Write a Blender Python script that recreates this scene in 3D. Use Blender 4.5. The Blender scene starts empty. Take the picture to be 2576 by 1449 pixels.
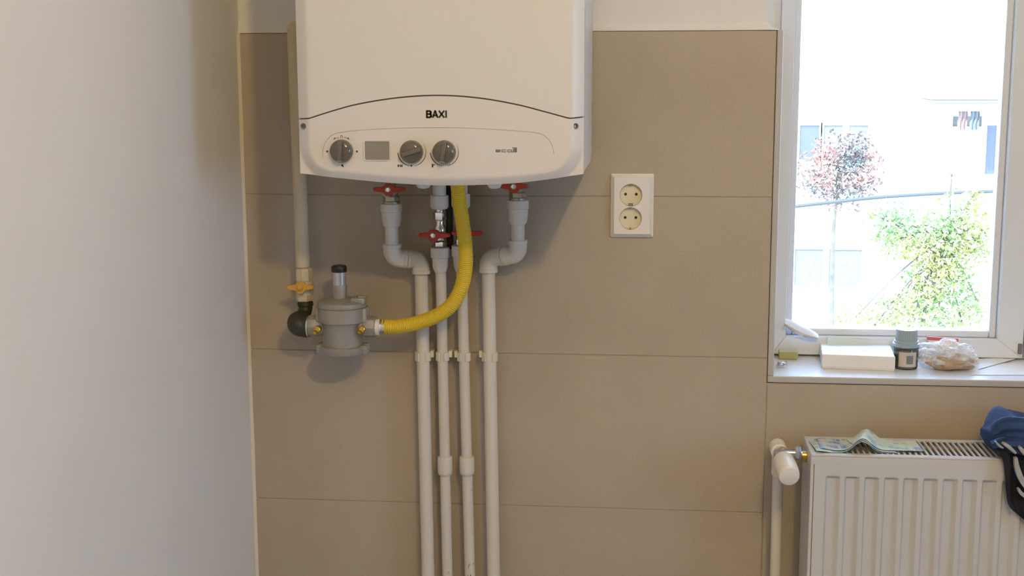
import bpy, bmesh, math, random
from mathutils import Vector, Matrix, noise
PI = math.pi
random.seed(7)
C = bpy.context.scene.collection

# ------------------------------------------------------------------ camera, world, lights, exposure
W, H = 2576, 1449
F_PX = 3326.4
YAW, PITCH, ROLL = 0.0996, 0.162, -0.003
CAM = Vector((0.7448, -2.4042, 1.4786))
fwd = Vector((-math.sin(YAW)*math.cos(PITCH), math.cos(YAW)*math.cos(PITCH), -math.sin(PITCH)))
_r = fwd.cross(Vector((0, 0, 1))).normalized(); _u = _r.cross(fwd)
rgt = _r*math.cos(ROLL) + _u*math.sin(ROLL)
upv = -_r*math.sin(ROLL) + _u*math.cos(ROLL)
cd = bpy.data.cameras.new('camera'); cam = bpy.data.objects.new('camera', cd); C.objects.link(cam)
cd.sensor_fit = 'HORIZONTAL'; cd.sensor_width = 36; cd.lens = F_PX/W*36
cd.clip_start = 0.05; cd.clip_end = 300
cam.matrix_world = Matrix.Translation(CAM) @ Matrix((rgt, upv, -fwd)).transposed().to_4x4()
bpy.context.scene.camera = cam
sc = bpy.context.scene
sc.view_settings.view_transform = 'Standard'; sc.view_settings.look = 'None'
sc.view_settings.exposure = 0.0; sc.view_settings.gamma = 1.0
sc.view_settings.use_curve_mapping = False

world = bpy.data.worlds.new('world'); sc.world = world; world.use_nodes = True
bg = world.node_tree.nodes['Background']
bg.inputs[0].default_value = (0.45, 0.645, 1.0, 1); bg.inputs[1].default_value = 13.6

sd = bpy.data.lights.new('sun', 'SUN'); sun = bpy.data.objects.new('sun', sd); C.objects.link(sun)
sd.energy = 10.0; sd.angle = 0.02; sd.color = (1.0, 0.96, 0.9)
sun.rotation_euler = Vector((0.45, 0.62, -0.64)).to_track_quat('-Z', 'Y').to_euler()

ld = bpy.data.lights.new('ceiling_bulb', 'POINT'); lamp = bpy.data.objects.new('ceiling_bulb', ld); C.objects.link(lamp)
ld.energy = 51; ld.shadow_soft_size = 0.045; ld.color = (1.0, 0.71, 0.285)
lamp.location = (1.15, -2.2, 2.36)

# ------------------------------------------------------------------ helpers
def at(x, y, Y):
    "point of the plane Y = const that the photograph shows at pixel x, y"
    d = fwd + rgt*((x-W/2)/F_PX) - upv*((y-H/2)/F_PX)
    return CAM + d*((Y-CAM.y)/d.y)
def atz(x, y, Z):
    d = fwd + rgt*((x-W/2)/F_PX) - upv*((y-H/2)/F_PX)
    return CAM + d*((Z-CAM.z)/d.z)

def mat(name, col, rough=0.5, metal=0.0, spec=0.5, noise_amt=0.0, noise_scale=20, bump=0.0, bump_scale=60, coat=0.0, trans=0.0, col2=None, sub=0.0):
    m = bpy.data.materials.new(name); m.use_nodes = True
    nt = m.node_tree; b = nt.nodes['Principled BSDF']
    b.inputs['Base Color'].default_value = (*col, 1)
    b.inputs['Roughness'].default_value = rough; b.inputs['Metallic'].default_value = metal
    b.inputs['Specular IOR Level'].default_value = spec
    if coat: b.inputs['Coat Weight'].default_value = coat
    if trans: b.inputs['Transmission Weight'].default_value = trans
    if sub:
        b.inputs['Subsurface Weight'].default_value = sub; b.inputs['Subsurface Radius'].default_value = (.01, .01, .01)
    tc = nt.nodes.new('ShaderNodeTexCoord')
    if noise_amt or col2:
        n = nt.nodes.new('ShaderNodeTexNoise'); n.inputs['Scale'].default_value = noise_scale; n.inputs['Detail'].default_value = 6
        nt.links.new(tc.outputs['Object'], n.inputs['Vector'])
        r = nt.nodes.new('ShaderNodeValToRGB')
        c2 = col2 or tuple(max(0, c*(1-noise_amt)) for c in col)
        r.color_ramp.elements[0].position = 0.35; r.color_ramp.elements[1].position = 0.68
        r.color_ramp.elements[0].color = (*c2, 1); r.color_ramp.elements[1].color = (*col, 1)
        nt.links.new(n.outputs['Fac'], r.inputs['Fac']); nt.links.new(r.outputs['Color'], b.inputs['Base Color'])
    if bump:
        n2 = nt.nodes.new('ShaderNodeTexNoise'); n2.inputs['Scale'].default_value = bump_scale; n2.inputs['Detail'].default_value = 5
        nt.links.new(tc.outputs['Object'], n2.inputs['Vector'])
        bp = nt.nodes.new('ShaderNodeBump'); bp.inputs['Strength'].default_value = bump; bp.inputs['Distance'].default_value = 0.002
        nt.links.new(n2.outputs['Fac'], bp.inputs['Height']); nt.links.new(bp.outputs['Normal'], b.inputs['Normal'])
    return m

def glassmat(name, tint=(1, 1, 1), rough=0.0, f=1.45):
    m = bpy.data.materials.new(name); m.use_nodes = True; nt = m.node_tree
    nt.nodes.remove(nt.nodes['Principled BSDF'])
    o = nt.nodes['Material Output']; t = nt.nodes.new('ShaderNodeBsdfTransparent'); g = nt.nodes.new('ShaderNodeBsdfGlossy')
    t.inputs[0].default_value = (*tint, 1); g.inputs['Roughness'].default_value = rough
    fr = nt.nodes.new('ShaderNodeFresnel'); fr.inputs['IOR'].default_value = f
    mx = nt.nodes.new('ShaderNodeMixShader')
    nt.links.new(fr.outputs[0], mx.inputs[0]); nt.links.new(t.outputs[0], mx.inputs[1]); nt.links.new(g.outputs[0], mx.inputs[2])
    nt.links.new(mx.outputs[0], o.inputs['Surface'])
    return m

class MB:
    "collects shapes, then links them as one mesh object"
    def __init__(s): s.v = []; s.f = []
    def add(s, vs, fs):
        b = len(s.v); s.v += [Vector(v) for v in vs]; s.f += [tuple(i+b for i in f) for f in fs]; return s
    def box(s, x0, x1, y0, y1, z0, z1, M=None):
        vs = [Vector((x, y, z)) for x in (x0, x1) for y in (y0, y1) for z in (z0, z1)]
        if M: vs = [M @ v for v in vs]
        return s.add(vs, [(0, 1, 3, 2), (4, 6, 7, 5), (0, 4, 5, 1), (2, 3, 7, 6), (0, 2, 6, 4), (1, 5, 7, 3)])
    def tube(s, pts, rad, seg=24, cap=True):
        pts = [Vector(p) for p in pts]; n = len(pts)
        if not hasattr(rad, '__len__'): rad = [rad]*n
        vs = []; fs = []; prev = None
        for i, p in enumerate(pts):
            t = (pts[min(i+1, n-1)] - pts[max(i-1, 0)])
            if t.length < 1e-9: t = Vector((0, 0, 1))
            t.normalize()
            if prev is None:
                a = Vector((0, 1, 0)) if abs(t.y) < .9 else Vector((1, 0, 0))
                u = t.cross(a).normalized()
            else: u = (prev - t*prev.dot(t)).normalized()
            prev = u; w = t.cross(u)
            for k in range(seg):
                an = 2*PI*k/seg; vs.append(p + (u*math.cos(an) + w*math.sin(an))*rad[i])
        for i in range(n-1):
            for k in range(seg):
                a = i*seg+k; b = i*seg+(k+1) % seg
                fs.append((a, b, b+seg, a+seg))
        if cap:
            fs.append(tuple(range(seg))[::-1]); fs.append(tuple((n-1)*seg+k for k in range(seg)))
        return s.add(vs, fs)
    def lathe(s, o, ax, prof, seg=32):
        "prof: (distance along the axis, radius)"
        o = Vector(o); ax = Vector(ax).normalized()
        a = Vector((0, 1, 0)) if abs(ax.y) < .9 else Vector((1, 0, 0))
        u = ax.cross(a).normalized(); w = ax.cross(u); vs = []; fs = []
        n = len(prof)
        for t, r in prof:
            for k in range(seg):
                an = 2*PI*k/seg; vs.append(o + ax*t + (u*math.cos(an)+w*math.sin(an))*max(r, 1e-5))
        for i in range(n-1):
            for k in range(seg):
                a_ = i*seg+k; b_ = i*seg+(k+1) % seg; fs.append((a_, b_, b_+seg, a_+seg))
        fs.append(tuple(range(seg))[::-1]); fs.append(tuple((n-1)*seg+k for k in range(seg)))
        return s.add(vs, fs)
    def prism(s, poly, d, M=None):
        "poly: list of points, extruded by the vector d"
        n = len(poly); vs = [Vector(p) for p in poly] + [Vector(p)+Vector(d) for p in poly]
        if M: vs = [M @ v for v in vs]
        fs = [tuple(range(n)), tuple(range(n, 2*n))[::-1]] + [(i, i+n, (i+1) % n+n, (i+1) % n) for i in range(n)]
        return s.add(vs, fs)
    def grid(s, P, thick=None):
        "P: rows of points; thick: offset vector gives it thickness"
        r = len(P); c = len(P[0]); vs = [p for row in P for p in row]
        fs = [(i*c+j, i*c+j+1, (i+1)*c+j+1, (i+1)*c+j) for i in range(r-1) for j in range(c-1)]
        if thick:
            N = r*c; th = Vector(thick); vs = vs + [Vector(p)+th for p in vs]
            fs += [tuple(i+N for i in f)[::-1] for f in fs]
            ring = [j for j in range(c)] + [i*c+c-1 for i in range(1, r)] + [(r-1)*c+j for j in range(c-2, -1, -1)] + [i*c for i in range(r-2, 0, -1)]
            for k in range(len(ring)):
                a = ring[k]; b = ring[(k+1) % len(ring)]; fs.append((a, a+N, b+N, b))
        return s.add(vs, fs)
    def build(s, name, m, parent=None, bevel=0, seg=2, smooth=35):
        me = bpy.data.meshes.new(name); me.from_pydata([tuple(v) for v in s.v], [], s.f); me.update()
        b = bmesh.new(); b.from_mesh(me); bmesh.ops.recalc_face_normals(b, faces=b.faces); b.to_mesh(me); b.free()
        ms = m if isinstance(m, (list, tuple)) else [m]
        for q in ms: me.materials.append(q)
        if smooth:
            me.shade_smooth(); me.set_sharp_from_angle(angle=math.radians(smooth))
        o = bpy.data.objects.new(name, me); C.objects.link(o)
        if parent:
            o.parent = parent
            o.matrix_parent_inverse = world_of(parent).inverted()
        if bevel:
            mod = o.modifiers.new('bevel', 'BEVEL'); mod.width = bevel; mod.segments = seg; mod.limit_method = 'ANGLE'; mod.angle_limit = math.radians(40)
            mod.harden_normals = False
        return o
def world_of(o):
    m = o.matrix_basis.copy()
    if o.parent: m = world_of(o.parent) @ o.matrix_parent_inverse @ m
    return m
def thing(name, loc, label, cat, group=None):
    o = bpy.data.objects.new(name, None); C.objects.link(o); o.location = loc; o.empty_display_size = .05
    o['label'] = label; o['category'] = cat
    if group: o['group'] = group
    return o
def tag(o, label=None, cat=None, group=None, kind=None):
    if label: o['label'] = label
    if cat: o['category'] = cat
    if group: o['group'] = group
    if kind: o['kind'] = kind
    return o
def struct(o, label=None):
    o['kind'] = 'structure'
    if label: o['label'] = label
    return o
def cut(o, cutters):
    "subtract temporary shapes, keep one plain mesh"
    for c in cutters:
        md = o.modifiers.new('cut', 'BOOLEAN'); md.operation = 'DIFFERENCE'; md.object = c; md.solver = 'EXACT'
    bpy.context.view_layer.update()
    dg = bpy.context.evaluated_depsgraph_get()
    me = bpy.data.meshes.new_from_object(o.evaluated_get(dg)); o.modifiers.clear(); old = o.data; o.data = me
    bpy.data.meshes.remove(old)
    for c in cutters:
        d = c.data; bpy.data.objects.remove(c); bpy.data.meshes.remove(d)
    me.shade_smooth(); me.set_sharp_from_angle(angle=math.radians(35))
    return o
def smooth_path(pts, n=12):
    "Catmull-Rom through the points"
    pts = [Vector(p) for p in pts]; q = [pts[0]*2-pts[1]] + pts + [pts[-1]*2-pts[-2]]; out = []
    for i in range(1, len(q)-2):
        for k in range(n):
            t = k/n; a, b, c, d = q[i-1], q[i], q[i+1], q[i+2]
            out.append(0.5*((2*b) + (c-a)*t + (2*a-5*b+4*c-d)*t*t + (3*b-a-3*c+d)*t**3))
    out.append(pts[-1]); return out
def resample(pts, step):
    L = [0]
    for a, b in zip(pts, pts[1:]): L.append(L[-1]+(b-a).length)
    n = max(2, int(L[-1]/step)); out = []; j = 0
    for i in range(n+1):
        s = L[-1]*i/n
        while j < len(L)-2 and L[j+1] < s: j += 1
        t = (s-L[j])/max(1e-9, L[j+1]-L[j]); out.append(pts[j].lerp(pts[j+1], min(1, t)))
    return out
def round_corner(a, b, c, r, n=8):
    "points of a bend of radius r at b"
    a, b, c = Vector(a), Vector(b), Vector(c); u = (a-b).normalized(); w = (c-b).normalized()
    ang = u.angle(w); d = r/math.tan(ang/2); p = b+u*d; q = b+w*d
    cen = b + (u+w).normalized()*(r/math.sin(ang/2)); out = []
    v0 = p-cen; v1 = q-cen; th = v0.angle(v1)
    for i in range(n+1):
        t = i/n; out.append(cen + (v0*math.sin((1-t)*th) + v1*math.sin(t*th))/math.sin(th))
    return out

# ------------------------------------------------------------------ materials
M = {}
M['plaster'] = mat('white_plaster', (0.79, 0.785, 0.78), 0.85, noise_amt=0.03, noise_scale=5, bump=0.25, bump_scale=45)
M['ceiling'] = mat('ceiling_paint', (0.84, 0.80, 0.70), 0.9, noise_amt=0.03)
M['taupe'] = mat('taupe_paint', (0.36, 0.31, 0.25), 0.85, noise_amt=.04)
M['floor'] = mat('floor_tile', (0.33, 0.37, 0.44), 0.5, noise_amt=0.1, noise_scale=6)
M['grout'] = mat('grout', (0.40, 0.34, 0.265), 0.9, noise_amt=0.1)
M['caulk'] = mat('corner_caulk', (0.78, 0.72, 0.60), 0.7, noise_amt=0.05)
M['trim'] = mat('tile_edge_profile', (0.50, 0.49, 0.47), 0.45, noise_amt=0.04)
M['pvc'] = mat('glare_tinted_pvc', (0.78, 0.83, 0.89), 0.35, noise_amt=0.02)  # white PVC; the bluish cast is window glare put into the colour
M['sill'] = mat('sill_tile', (0.78, 0.80, 0.84), 0.28, noise_amt=0.05, noise_scale=12)
M['enamel'] = mat('white_enamel', (0.70, 0.695, 0.69), 0.32, noise_amt=0.015, noise_scale=3)
M['panel'] = mat('white_plastic_panel', (0.71, 0.69, 0.69), 0.42, noise_amt=0.015, noise_scale=3)
M['seam'] = mat('grey_seam', (0.10, 0.10, 0.11), 0.7, noise_amt=0.1)
M['line'] = mat('fine_grey_line', (0.52, 0.51, 0.52), 0.6, noise_amt=0.05)
M['print'] = mat('dark_print', (0.035, 0.033, 0.035), 0.6, noise_amt=0.1)
M['print_grey'] = mat('grey_print', (0.20, 0.19, 0.20), 0.6, noise_amt=0.1)
M['knob'] = mat('smoky_knob', (0.125, 0.108, 0.092), 0.16, noise_amt=0.1, coat=0.6)
M['lcd'] = mat('grey_display', (0.27, 0.25, 0.22), 0.25, noise_amt=0.05)
M['screw'] = mat('grey_screw', (0.16, 0.17, 0.18), 0.4, 0.6, noise_amt=0.1)
M['ppr'] = mat('white_plastic_pipe', (0.70, 0.66, 0.60), 0.38, noise_amt=0.03, noise_scale=14)
M['clip'] = mat('cream_plastic_clip', (0.74, 0.71, 0.60), 0.45, noise_amt=0.04)
M['chrome'] = mat('chrome', (0.72, 0.73, 0.75), 0.18, 1.0, noise_amt=0.06)
M['brass'] = mat('brass', (0.75, 0.50, 0.12), 0.25, 1.0, noise_amt=0.1)
M['dull_metal'] = mat('dull_nickel', (0.45, 0.43, 0.36), 0.4, 0.8, noise_amt=0.15)
M['red'] = mat('red_handle', (0.50, 0.045, 0.02), 0.45, noise_amt=0.15)
M['yellow'] = mat('yellow_hose', (0.78, 0.57, 0.035), 0.42, noise_amt=0.05)
M['yhandle'] = mat('yellow_handle', (0.70, 0.38, 0.07), 0.5, noise_amt=0.15)
M['gaspipe'] = mat('painted_steel_pipe', (0.66, 0.57, 0.40), 0.5, noise_amt=0.06, noise_scale=18)
M['gaswhite'] = mat('painted_fitting', (0.66, 0.59, 0.43), 0.5, noise_amt=0.06)
M['iron'] = mat('dark_malleable_iron', (0.035, 0.035, 0.028), 0.5, noise_amt=0.2)
M['alu'] = mat('cast_aluminium', (0.40, 0.39, 0.36), 0.5, 0.45, noise_amt=0.12, noise_scale=40, bump=0.3, bump_scale=300)
M['zinc'] = mat('zinc_sleeve', (0.62, 0.65, 0.72), 0.28, 0.8, noise_amt=0.05)
M['black'] = mat('black_plastic', (0.012, 0.014, 0.012), 0.4, noise_amt=0.1)
M['darkhose'] = mat('dark_braided_hose', (0.055, 0.055, 0.045), 0.5, 0.2, noise_amt=0.3, noise_scale=300)
M['socket'] = mat('white_socket_plastic', (0.84, 0.81, 0.78), 0.3, noise_amt=0.01)
M['socket_in'] = mat('cream_socket_insert', (0.80, 0.74, 0.58), 0.35, noise_amt=0.01)
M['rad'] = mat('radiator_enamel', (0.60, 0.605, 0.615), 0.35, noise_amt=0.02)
M['trv'] = mat('white_valve_plastic', (0.80, 0.77, 0.72), 0.35, noise_amt=0.02)
M['glass'] = glassmat('window_glass', (0.97, 0.99, 1.0), 0.0, 1.35)
M['jarglass'] = glassmat('jar_glass', (0.72, 0.76, 0.74), 0.05, 1.5)

def tile_material():
    m = bpy.data.materials.new('taupe_stone_tile'); m.use_nodes = True; nt = m.node_tree; b = nt.nodes['Principled BSDF']
    tc = nt.nodes.new('ShaderNodeTexCoord')
    n1 = nt.nodes.new('ShaderNodeTexNoise'); n1.inputs['Scale'].default_value = 3.2; n1.inputs['Detail'].default_value = 8; n1.inputs['Roughness'].default_value = .6
    n2 = nt.nodes.new('ShaderNodeTexNoise'); n2.inputs['Scale'].default_value = 240; n2.inputs['Detail'].default_value = 3
    nt.links.new(tc.outputs['Object'], n1.inputs['Vector']); nt.links.new(tc.outputs['Object'], n2.inputs['Vector'])
    r = nt.nodes.new('ShaderNodeValToRGB'); r.color_ramp.elements[0].position = .3; r.color_ramp.elements[1].position = .7
    r.color_ramp.elements[0].color = (.42, .355, .275, 1); r.color_ramp.elements[1].color = (.49, .425, .335, 1)
    nt.links.new(n1.outputs['Fac'], r.inputs['Fac'])
    mx = nt.nodes.new('ShaderNodeMixRGB'); mx.blend_type = 'OVERLAY'; mx.inputs[0].default_value = .12
    nt.links.new(r.outputs['Color'], mx.inputs[1]); nt.links.new(n2.outputs['Fac'], mx.inputs[2]); nt.links.new(mx.outputs[0], b.inputs['Base Color'])
    b.inputs['Roughness'].default_value = .55; b.inputs['Specular IOR Level'].default_value = .35
    return m
M['tile'] = tile_material()

# ------------------------------------------------------------------ the room
CX, RX, YB, ZC = 0.0, 3.35, -4.2, 2.62        # corner, right wall, rear wall, ceiling
WX0, WX1, WZ0, WZ1 = 0.972, 2.95, 0.927, 2.35  # window opening
TX1 = 0.9864                                   # tile edge at the window
TT = 1.55                                      # top of the tiling
TH = 0.2952
WT = 0.36                                      # outer wall thickness
PL = 0.009                                     # plaster lies this much behind the tile face
struct(MB().box(-.12, RX+.12, YB-.12, WT, -.15, 0).build('floor', M['floor'], smooth=0))
struct(MB().box(-.12, RX+.12, YB-.12, WT, ZC, ZC+.15).build('ceiling', M['ceiling'], smooth=0))
struct(MB().box(-.12, 0, YB, WT, 0, ZC).build('wall_left', M['plaster'], smooth=0))
SY0, SY1, SZ0, SZ1 = -2.3, -1.5, 0.93, 1.95      # opening of the window in the right wall
wr = MB(); wr.box(RX, RX+.12, YB, SY0, 0, ZC); wr.box(RX, RX+.12, SY1, WT, 0, ZC)
wr.box(RX, RX+.12, SY0, SY1, 0, SZ0); wr.box(RX, RX+.12, SY0, SY1, SZ1, ZC)
struct(wr.build('wall_right', M['taupe'], smooth=0))
struct(MB().box(-.12, RX+.12, YB-.12, YB, 0, ZC).build('wall_rear', M['taupe'], smooth=0))
wb = MB()
PX = 0.958   # plaster corner of the reveal above the tiles
wb.box(0, PX, PL, WT, 0, ZC); wb.box(WX1, RX, PL, WT, 0, ZC)
wb.box(PX, WX1, PL, WT, 0, WZ0-.012); wb.box(PX, WX1, PL, WT, WZ1, ZC)
wall = struct(wb.build('wall_back', M['plaster'], smooth=0))
# tile cladding: each slab stands on its own course, grout behind
g = MB(); G = .0009
g.box(0.003, TX1-.012, .0012, PL+.001, 0.0, TT-.002); g.box(TX1-.012, RX, .0012, PL+.001, 0.0, WZ0-.014)
struct(g.build('grout', M['grout'], wall, smooth=0))
t = MB()
z = TT
while z > 0.02:
    z0 = max(0.0, z-TH)
    t.box(0.004, TX1-.0125, 0, PL-.002, z0+G, z-G); z -= TH
for x0, x1 in ((TX1-.0115, TX1+1.18), (TX1+1.1825, RX)):
    for z0, z1 in ((.345, WZ0-.0155), (.0, .3426)):
        t.box(x0+G, x1, 0, PL-.002, z0+G, z1)
struct(t.build('tile_cladding', M['tile'], wall, bevel=.0008, seg=1, smooth=0))
# jamb tile under the plaster line, and the edge profiles round the opening
struct(MB().box(PX, TX1-.001, PL, .186, WZ0, TT).build('jamb_tile', M['tile'], wall, smooth=0))
e = MB(); e.box(TX1-.011, TX1, -.0015, .012, WZ0-.0003, TT)
struct(e.build('trim_1', M['trim'], bevel=.002, smooth=0))
e = MB(); e.box(TX1-.011, WX1, -.0015, .012, WZ0-.0125, WZ0-.0005)
struct(e.build('trim_2', M['trim'], bevel=.002, smooth=0))
# rounded filler where the plaster meets the tile top, turning round the reveal corner
f = MB(); cr = []
path = [(0.0, PL)] + [(x, PL) for x in (0.2, 0.4, 0.6, 0.8, 0.9, 0.94)] + [(0.953, PL+.001), (PX, PL+.006), (PX, .05), (PX, .18)]
secs = []
for i, (x, y) in enumerate(path):
    nx, ny = (0, -1) if i < 7 else ((.5, -.87) if i == 7 else ((.9, -.4) if i == 8 else (1, 0)))
    w = .0085 if i < 7 else (.016 if i == 7 else .026)
    secs.append([Vector((x-nx*.002, y-ny*.002, TT-.001)), Vector((x+nx*w, y+ny*w, TT+.0002)), Vector((x+nx*w*.45, y+ny*w*.45, TT+.004)), Vector((x+nx*w*.15, y+ny*w*.15, TT+.010)), Vector((x-nx*.002, y-ny*.002, TT+.019))])
f.grid(secs)
struct(f.build('trim_3', M['plaster'], smooth=60))
# wavy caulk in the corner of the left wall
P = []
for i in range(60):
    z = .0 + 1.55*i/59; w = .0055 + .002*noise.noise(Vector((0, 0, z*6)))
    P.append([Vector((-.001, -w*1.1, z)), Vector((w*.45, -w*.5, z)), Vector((w, .001, z))])
struct(MB().grid(P).build('trim_4', M['caulk'], smooth=60))

# sill
sl = MB().box(TX1-.0005, WX1, -.001, .30, WZ0-.012, WZ0)
struct(sl.build('sill', M['sill'], wall, smooth=0))

# window: outer frame, two casements, glass
FY = .184
win = bpy.data.objects.new('window_1', None); C.objects.link(win); win.location = (WX0, FY, WZ0); struct(win)
GX0, GX1, GZ0 = 1.037, 1.415, .979
fz1 = WZ1-.005
fr = MB()
fr.box(PX+.002, GX0-.022, FY, FY+.07, WZ0, fz1)
fr.box(GX0-.022, WX1, FY, FY+.07, WZ0, WZ0+.022)
fr.box(GX0-.022, WX1, FY, FY+.07, fz1-.03, fz1)
fr.box(WX1-.04, WX1, FY, FY+.07, WZ0+.022, fz1-.03)
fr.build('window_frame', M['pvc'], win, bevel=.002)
def casement(x0, x1, gx0, gx1, gz0, gz1, z0, z1):
    s = MB(); y0, y1 = FY-.012, FY+.06
    def quad(a, b, c, d):   # mitred member: front outline a b c d in x, z
        s.prism([(p[0], y0, p[1]) for p in (a, b, c, d)], (0, y1-y0, 0))
    quad((x0, z0), (x1, z0), (gx1, gz0), (gx0, gz0)); quad((x0, z1), (gx0, gz1), (gx1, gz1), (x1, z1))
    quad((x0, z0), (gx0, gz0), (gx0, gz1), (x0, z1)); quad((x1, z0), (x1, z1), (gx1, gz1), (gx1, gz0))
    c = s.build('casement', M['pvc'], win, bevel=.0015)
    b = MB(); w = .013
    for (ax, bx, az, bz) in ((gx0, gx0+w, gz0, gz1), (gx1-w, gx1, gz0, gz1), (gx0+w, gx1-w, gz0, gz0+w), (gx0+w, gx1-w, gz1-w, gz1)):
        b.box(ax, bx, FY+.004, FY+.035, az, bz)
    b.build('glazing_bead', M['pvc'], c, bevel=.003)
    MB().box(gx0+.004, gx1-.004, FY+.035, FY+.039, gz0+.004, gz1-.004).build('pane', M['glass'], c, smooth=0)
    return c
casement(GX0-.038, 1.4745, GX0-.012, GX1+.012, GZ0-.012, 2.27, WZ0+.004, 2.33)
casement(1.4775, 2.198, 1.53, 2.145, GZ0-.012, 2.27, WZ0+.004, 2.33)
casement(2.202, WX1-.012, 2.255, WX1-.06, GZ0-.012, 2.27, WZ0+.004, 2.33)
w2 = bpy.data.objects.new('window_2', None); C.objects.link(w2); w2.location = (RX+.03, SY0, SZ0); struct(w2)
f2 = MB()
for a_, b_, c_, d_ in ((SY0, SY0+.07, SZ0, SZ1), (SY1-.07, SY1, SZ0, SZ1), (SY0+.07, SY1-.07, SZ0, SZ0+.07), (SY0+.07, SY1-.07, SZ1-.07, SZ1)):
    f2.box(RX+.03, RX+.09, a_, b_, c_, d_)
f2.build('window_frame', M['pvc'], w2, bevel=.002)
MB().box(RX+.055, RX+.059, SY0+.065, SY1-.065, SZ0+.065, SZ1-.065).build('pane', M['glass'], w2, smooth=0)
hb = at(2566, 872, FY-.012)
MB().box(hb.x-.004, hb.x+.003, FY-.018, FY-.010, hb.z-.014, hb.z+.006).build('hinge_cover', M['print_grey'], win, bevel=.001)

# ------------------------------------------------------------------ boiler
BX0, BX1, BD = 0.2015, 0.6515, 0.345
FD = BD + .014                                # centre of the front stands this much further out
BZT = 2.045
boiler = thing('wall_boiler', (0.4265, 0, 1.3), 'white wall-hung gas boiler with BAXI lettering above the pipes', 'boiler')
def curve_z(pts, Y):
    q = [at(x, y, Y) for x, y in pts]; q = [(p.x, p.z) for p in q]
    def f(x):
        if x <= q[0][0]: a, b = q[0], q[1]
        elif x >= q[-1][0]: a, b = q[-2], q[-1]
        else:
            for a, b in zip(q, q[1:]):
                if a[0] <= x <= b[0]: break
        # smooth blend by Catmull-Rom on neighbours
        i = q.index(a); p0 = q[max(i-1, 0)]; p3 = q[min(i+2, len(q)-1)]
        t = (x-a[0])/(b[0]-a[0])
        if t < 0 or t > 1: return a[1]+(b[1]-a[1])*t
        m0 = (b[1]-p0[1])/max(1e-6, (b[0]-p0[0]))*(b[0]-a[0]); m1 = (p3[1]-a[1])/max(1e-6, (p3[0]-a[0]))*(b[0]-a[0])
        return (2*t**3-3*t*t+1)*a[1] + (t**3-2*t*t+t)*m0 + (-2*t**3+3*t*t)*b[1] + (t**3-t*t)*m1
    return f
arc = curve_z([(777, 298), (840, 278), (900, 262), (1000, 246), (1100, 240), (1200, 246), (1300, 263), (1370, 281), (1432, 298)], -FD)
SEX0 = at(777, 298, -FD).x; SEX1 = at(1432, 298, -FD).x
zl = at(750, 299, -BD).z; zr = at(1466, 294, -BD).z
def seam(x):
    if x < SEX0: return zl + (arc(SEX0)-zl)*(x-BX0)/(SEX0-BX0)
    if x > SEX1: return arc(SEX1) + (zr-arc(SEX1))*(x-SEX1)/(BX1-SEX1)
    return arc(x)
bot = curve_z([(757, 437), (850, 447), (950, 457), (1050, 464), (1110, 466), (1200, 465), (1300, 460), (1400, 448), (1469, 438)], -BD-.004)
WXc = .020
def xs(n=96):
    a = [BX0 + WXc*i/8 for i in range(8)] + [BX0+WXc + (BX1-BX0-2*WXc)*i/(n-16) for i in range(n-16)] + [BX1-WXc + WXc*i/8 for i in range(9)]
    return a
def side_r(x): return max(0, (WXc-(x-BX0))/WXc, (WXc-(BX1-x))/WXc)
def front_y(x, r2=0):
    r = min(1, math.hypot(side_r(x), r2)); return -FD + (FD-BD)*(r**1.25)
GAP = .0011
# front cover
P = []
zs_n = 10
for i in range(zs_n+1):
    row = []
    for x in xs():
        zb = seam(x)+GAP; row.append(Vector((x, front_y(x), zb + (BZT-zb)*i/zs_n)))
    P.append(row)
fc = MB(); fc.grid(P); 
row0 = P[0]; fc.grid([[Vector((p.x, -BD+.0005, p.z)) for p in row0], row0])
rowt = P[-1]; fc.grid([rowt, [Vector((p.x, -BD+.0005, p.z)) for p in rowt]])
fc.build('front_cover', M['enamel'], boiler, smooth=28)
# control panel: convex, drawn back along the sides and the lower edge
P = []; NZ = 34; WZc = .021
INX, INZ, RCN = .020, .012, .034        # margins and corner radius of the flat field
def cp_y(x, z):
    v = max(0, z-bot(x)); u = max(0, min(x-BX0, BX1-x))
    du, dv = INX+RCN-u, INZ+RCN-v
    dd = math.hypot(du, dv)-RCN if (du > 0 and dv > 0) else max(du, dv)-RCN
    k = min(1, max(0, dd)/INX)
    return -FD - .0012 + (FD+.0012-BD)*(k**1.2)
for i in range(NZ+1):
    row = []; t_ = (i/NZ)**1.4
    for x in xs(120):
        zb, ztp = bot(x), seam(x)-GAP; z = zb+(ztp-zb)*t_
        row.append(Vector((x, cp_y(x, z), z)))
    P.append(row)
cp = MB(); cp.grid(P)
cp.grid([[Vector((p.x, -BD+.0005, p.z)) for p in P[-1]], P[-1]][::-1])
cp.grid([[Vector((p.x, -BD+.03, p.z+.002)) for p in P[0]], P[0]])
panel = cp.build('control_panel', M['panel'], boiler, smooth=50)
# body behind
ZB = at(1469, 438, -BD).z
body = MB()
sh = .0012
body.prism([(BX0+.0006, -BD+.0006, ZB+.001), (BX0+.0006, -BD+.0006, BZT), (BX0+.0006, -.012, BZT), (BX0+.0006, -.012, ZB+.012), (BX0+.0006, -.045, ZB+.012), (BX0+.0006, -.06, ZB+.001)], (BX1-BX0-.0012, 0, 0))
casing = body.build('casing', M['enamel'], boiler, bevel=.0012)
# dark joint strip seen in the seam
P1 = [Vector((x, front_y(x)+.0022, seam(x)+.0022)) for x in xs()]; P2 = [Vector((p.x, p.y, p.z-.0044)) for p in P1]
MB().grid([P1, P2], (0, .002, 0)).build('seam_gasket', M['seam'], boiler)

def fp(x, y):   # point on the flat front for a pixel
    return at(x, y, -FD-.0012)
YP = -FD-.0012
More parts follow.
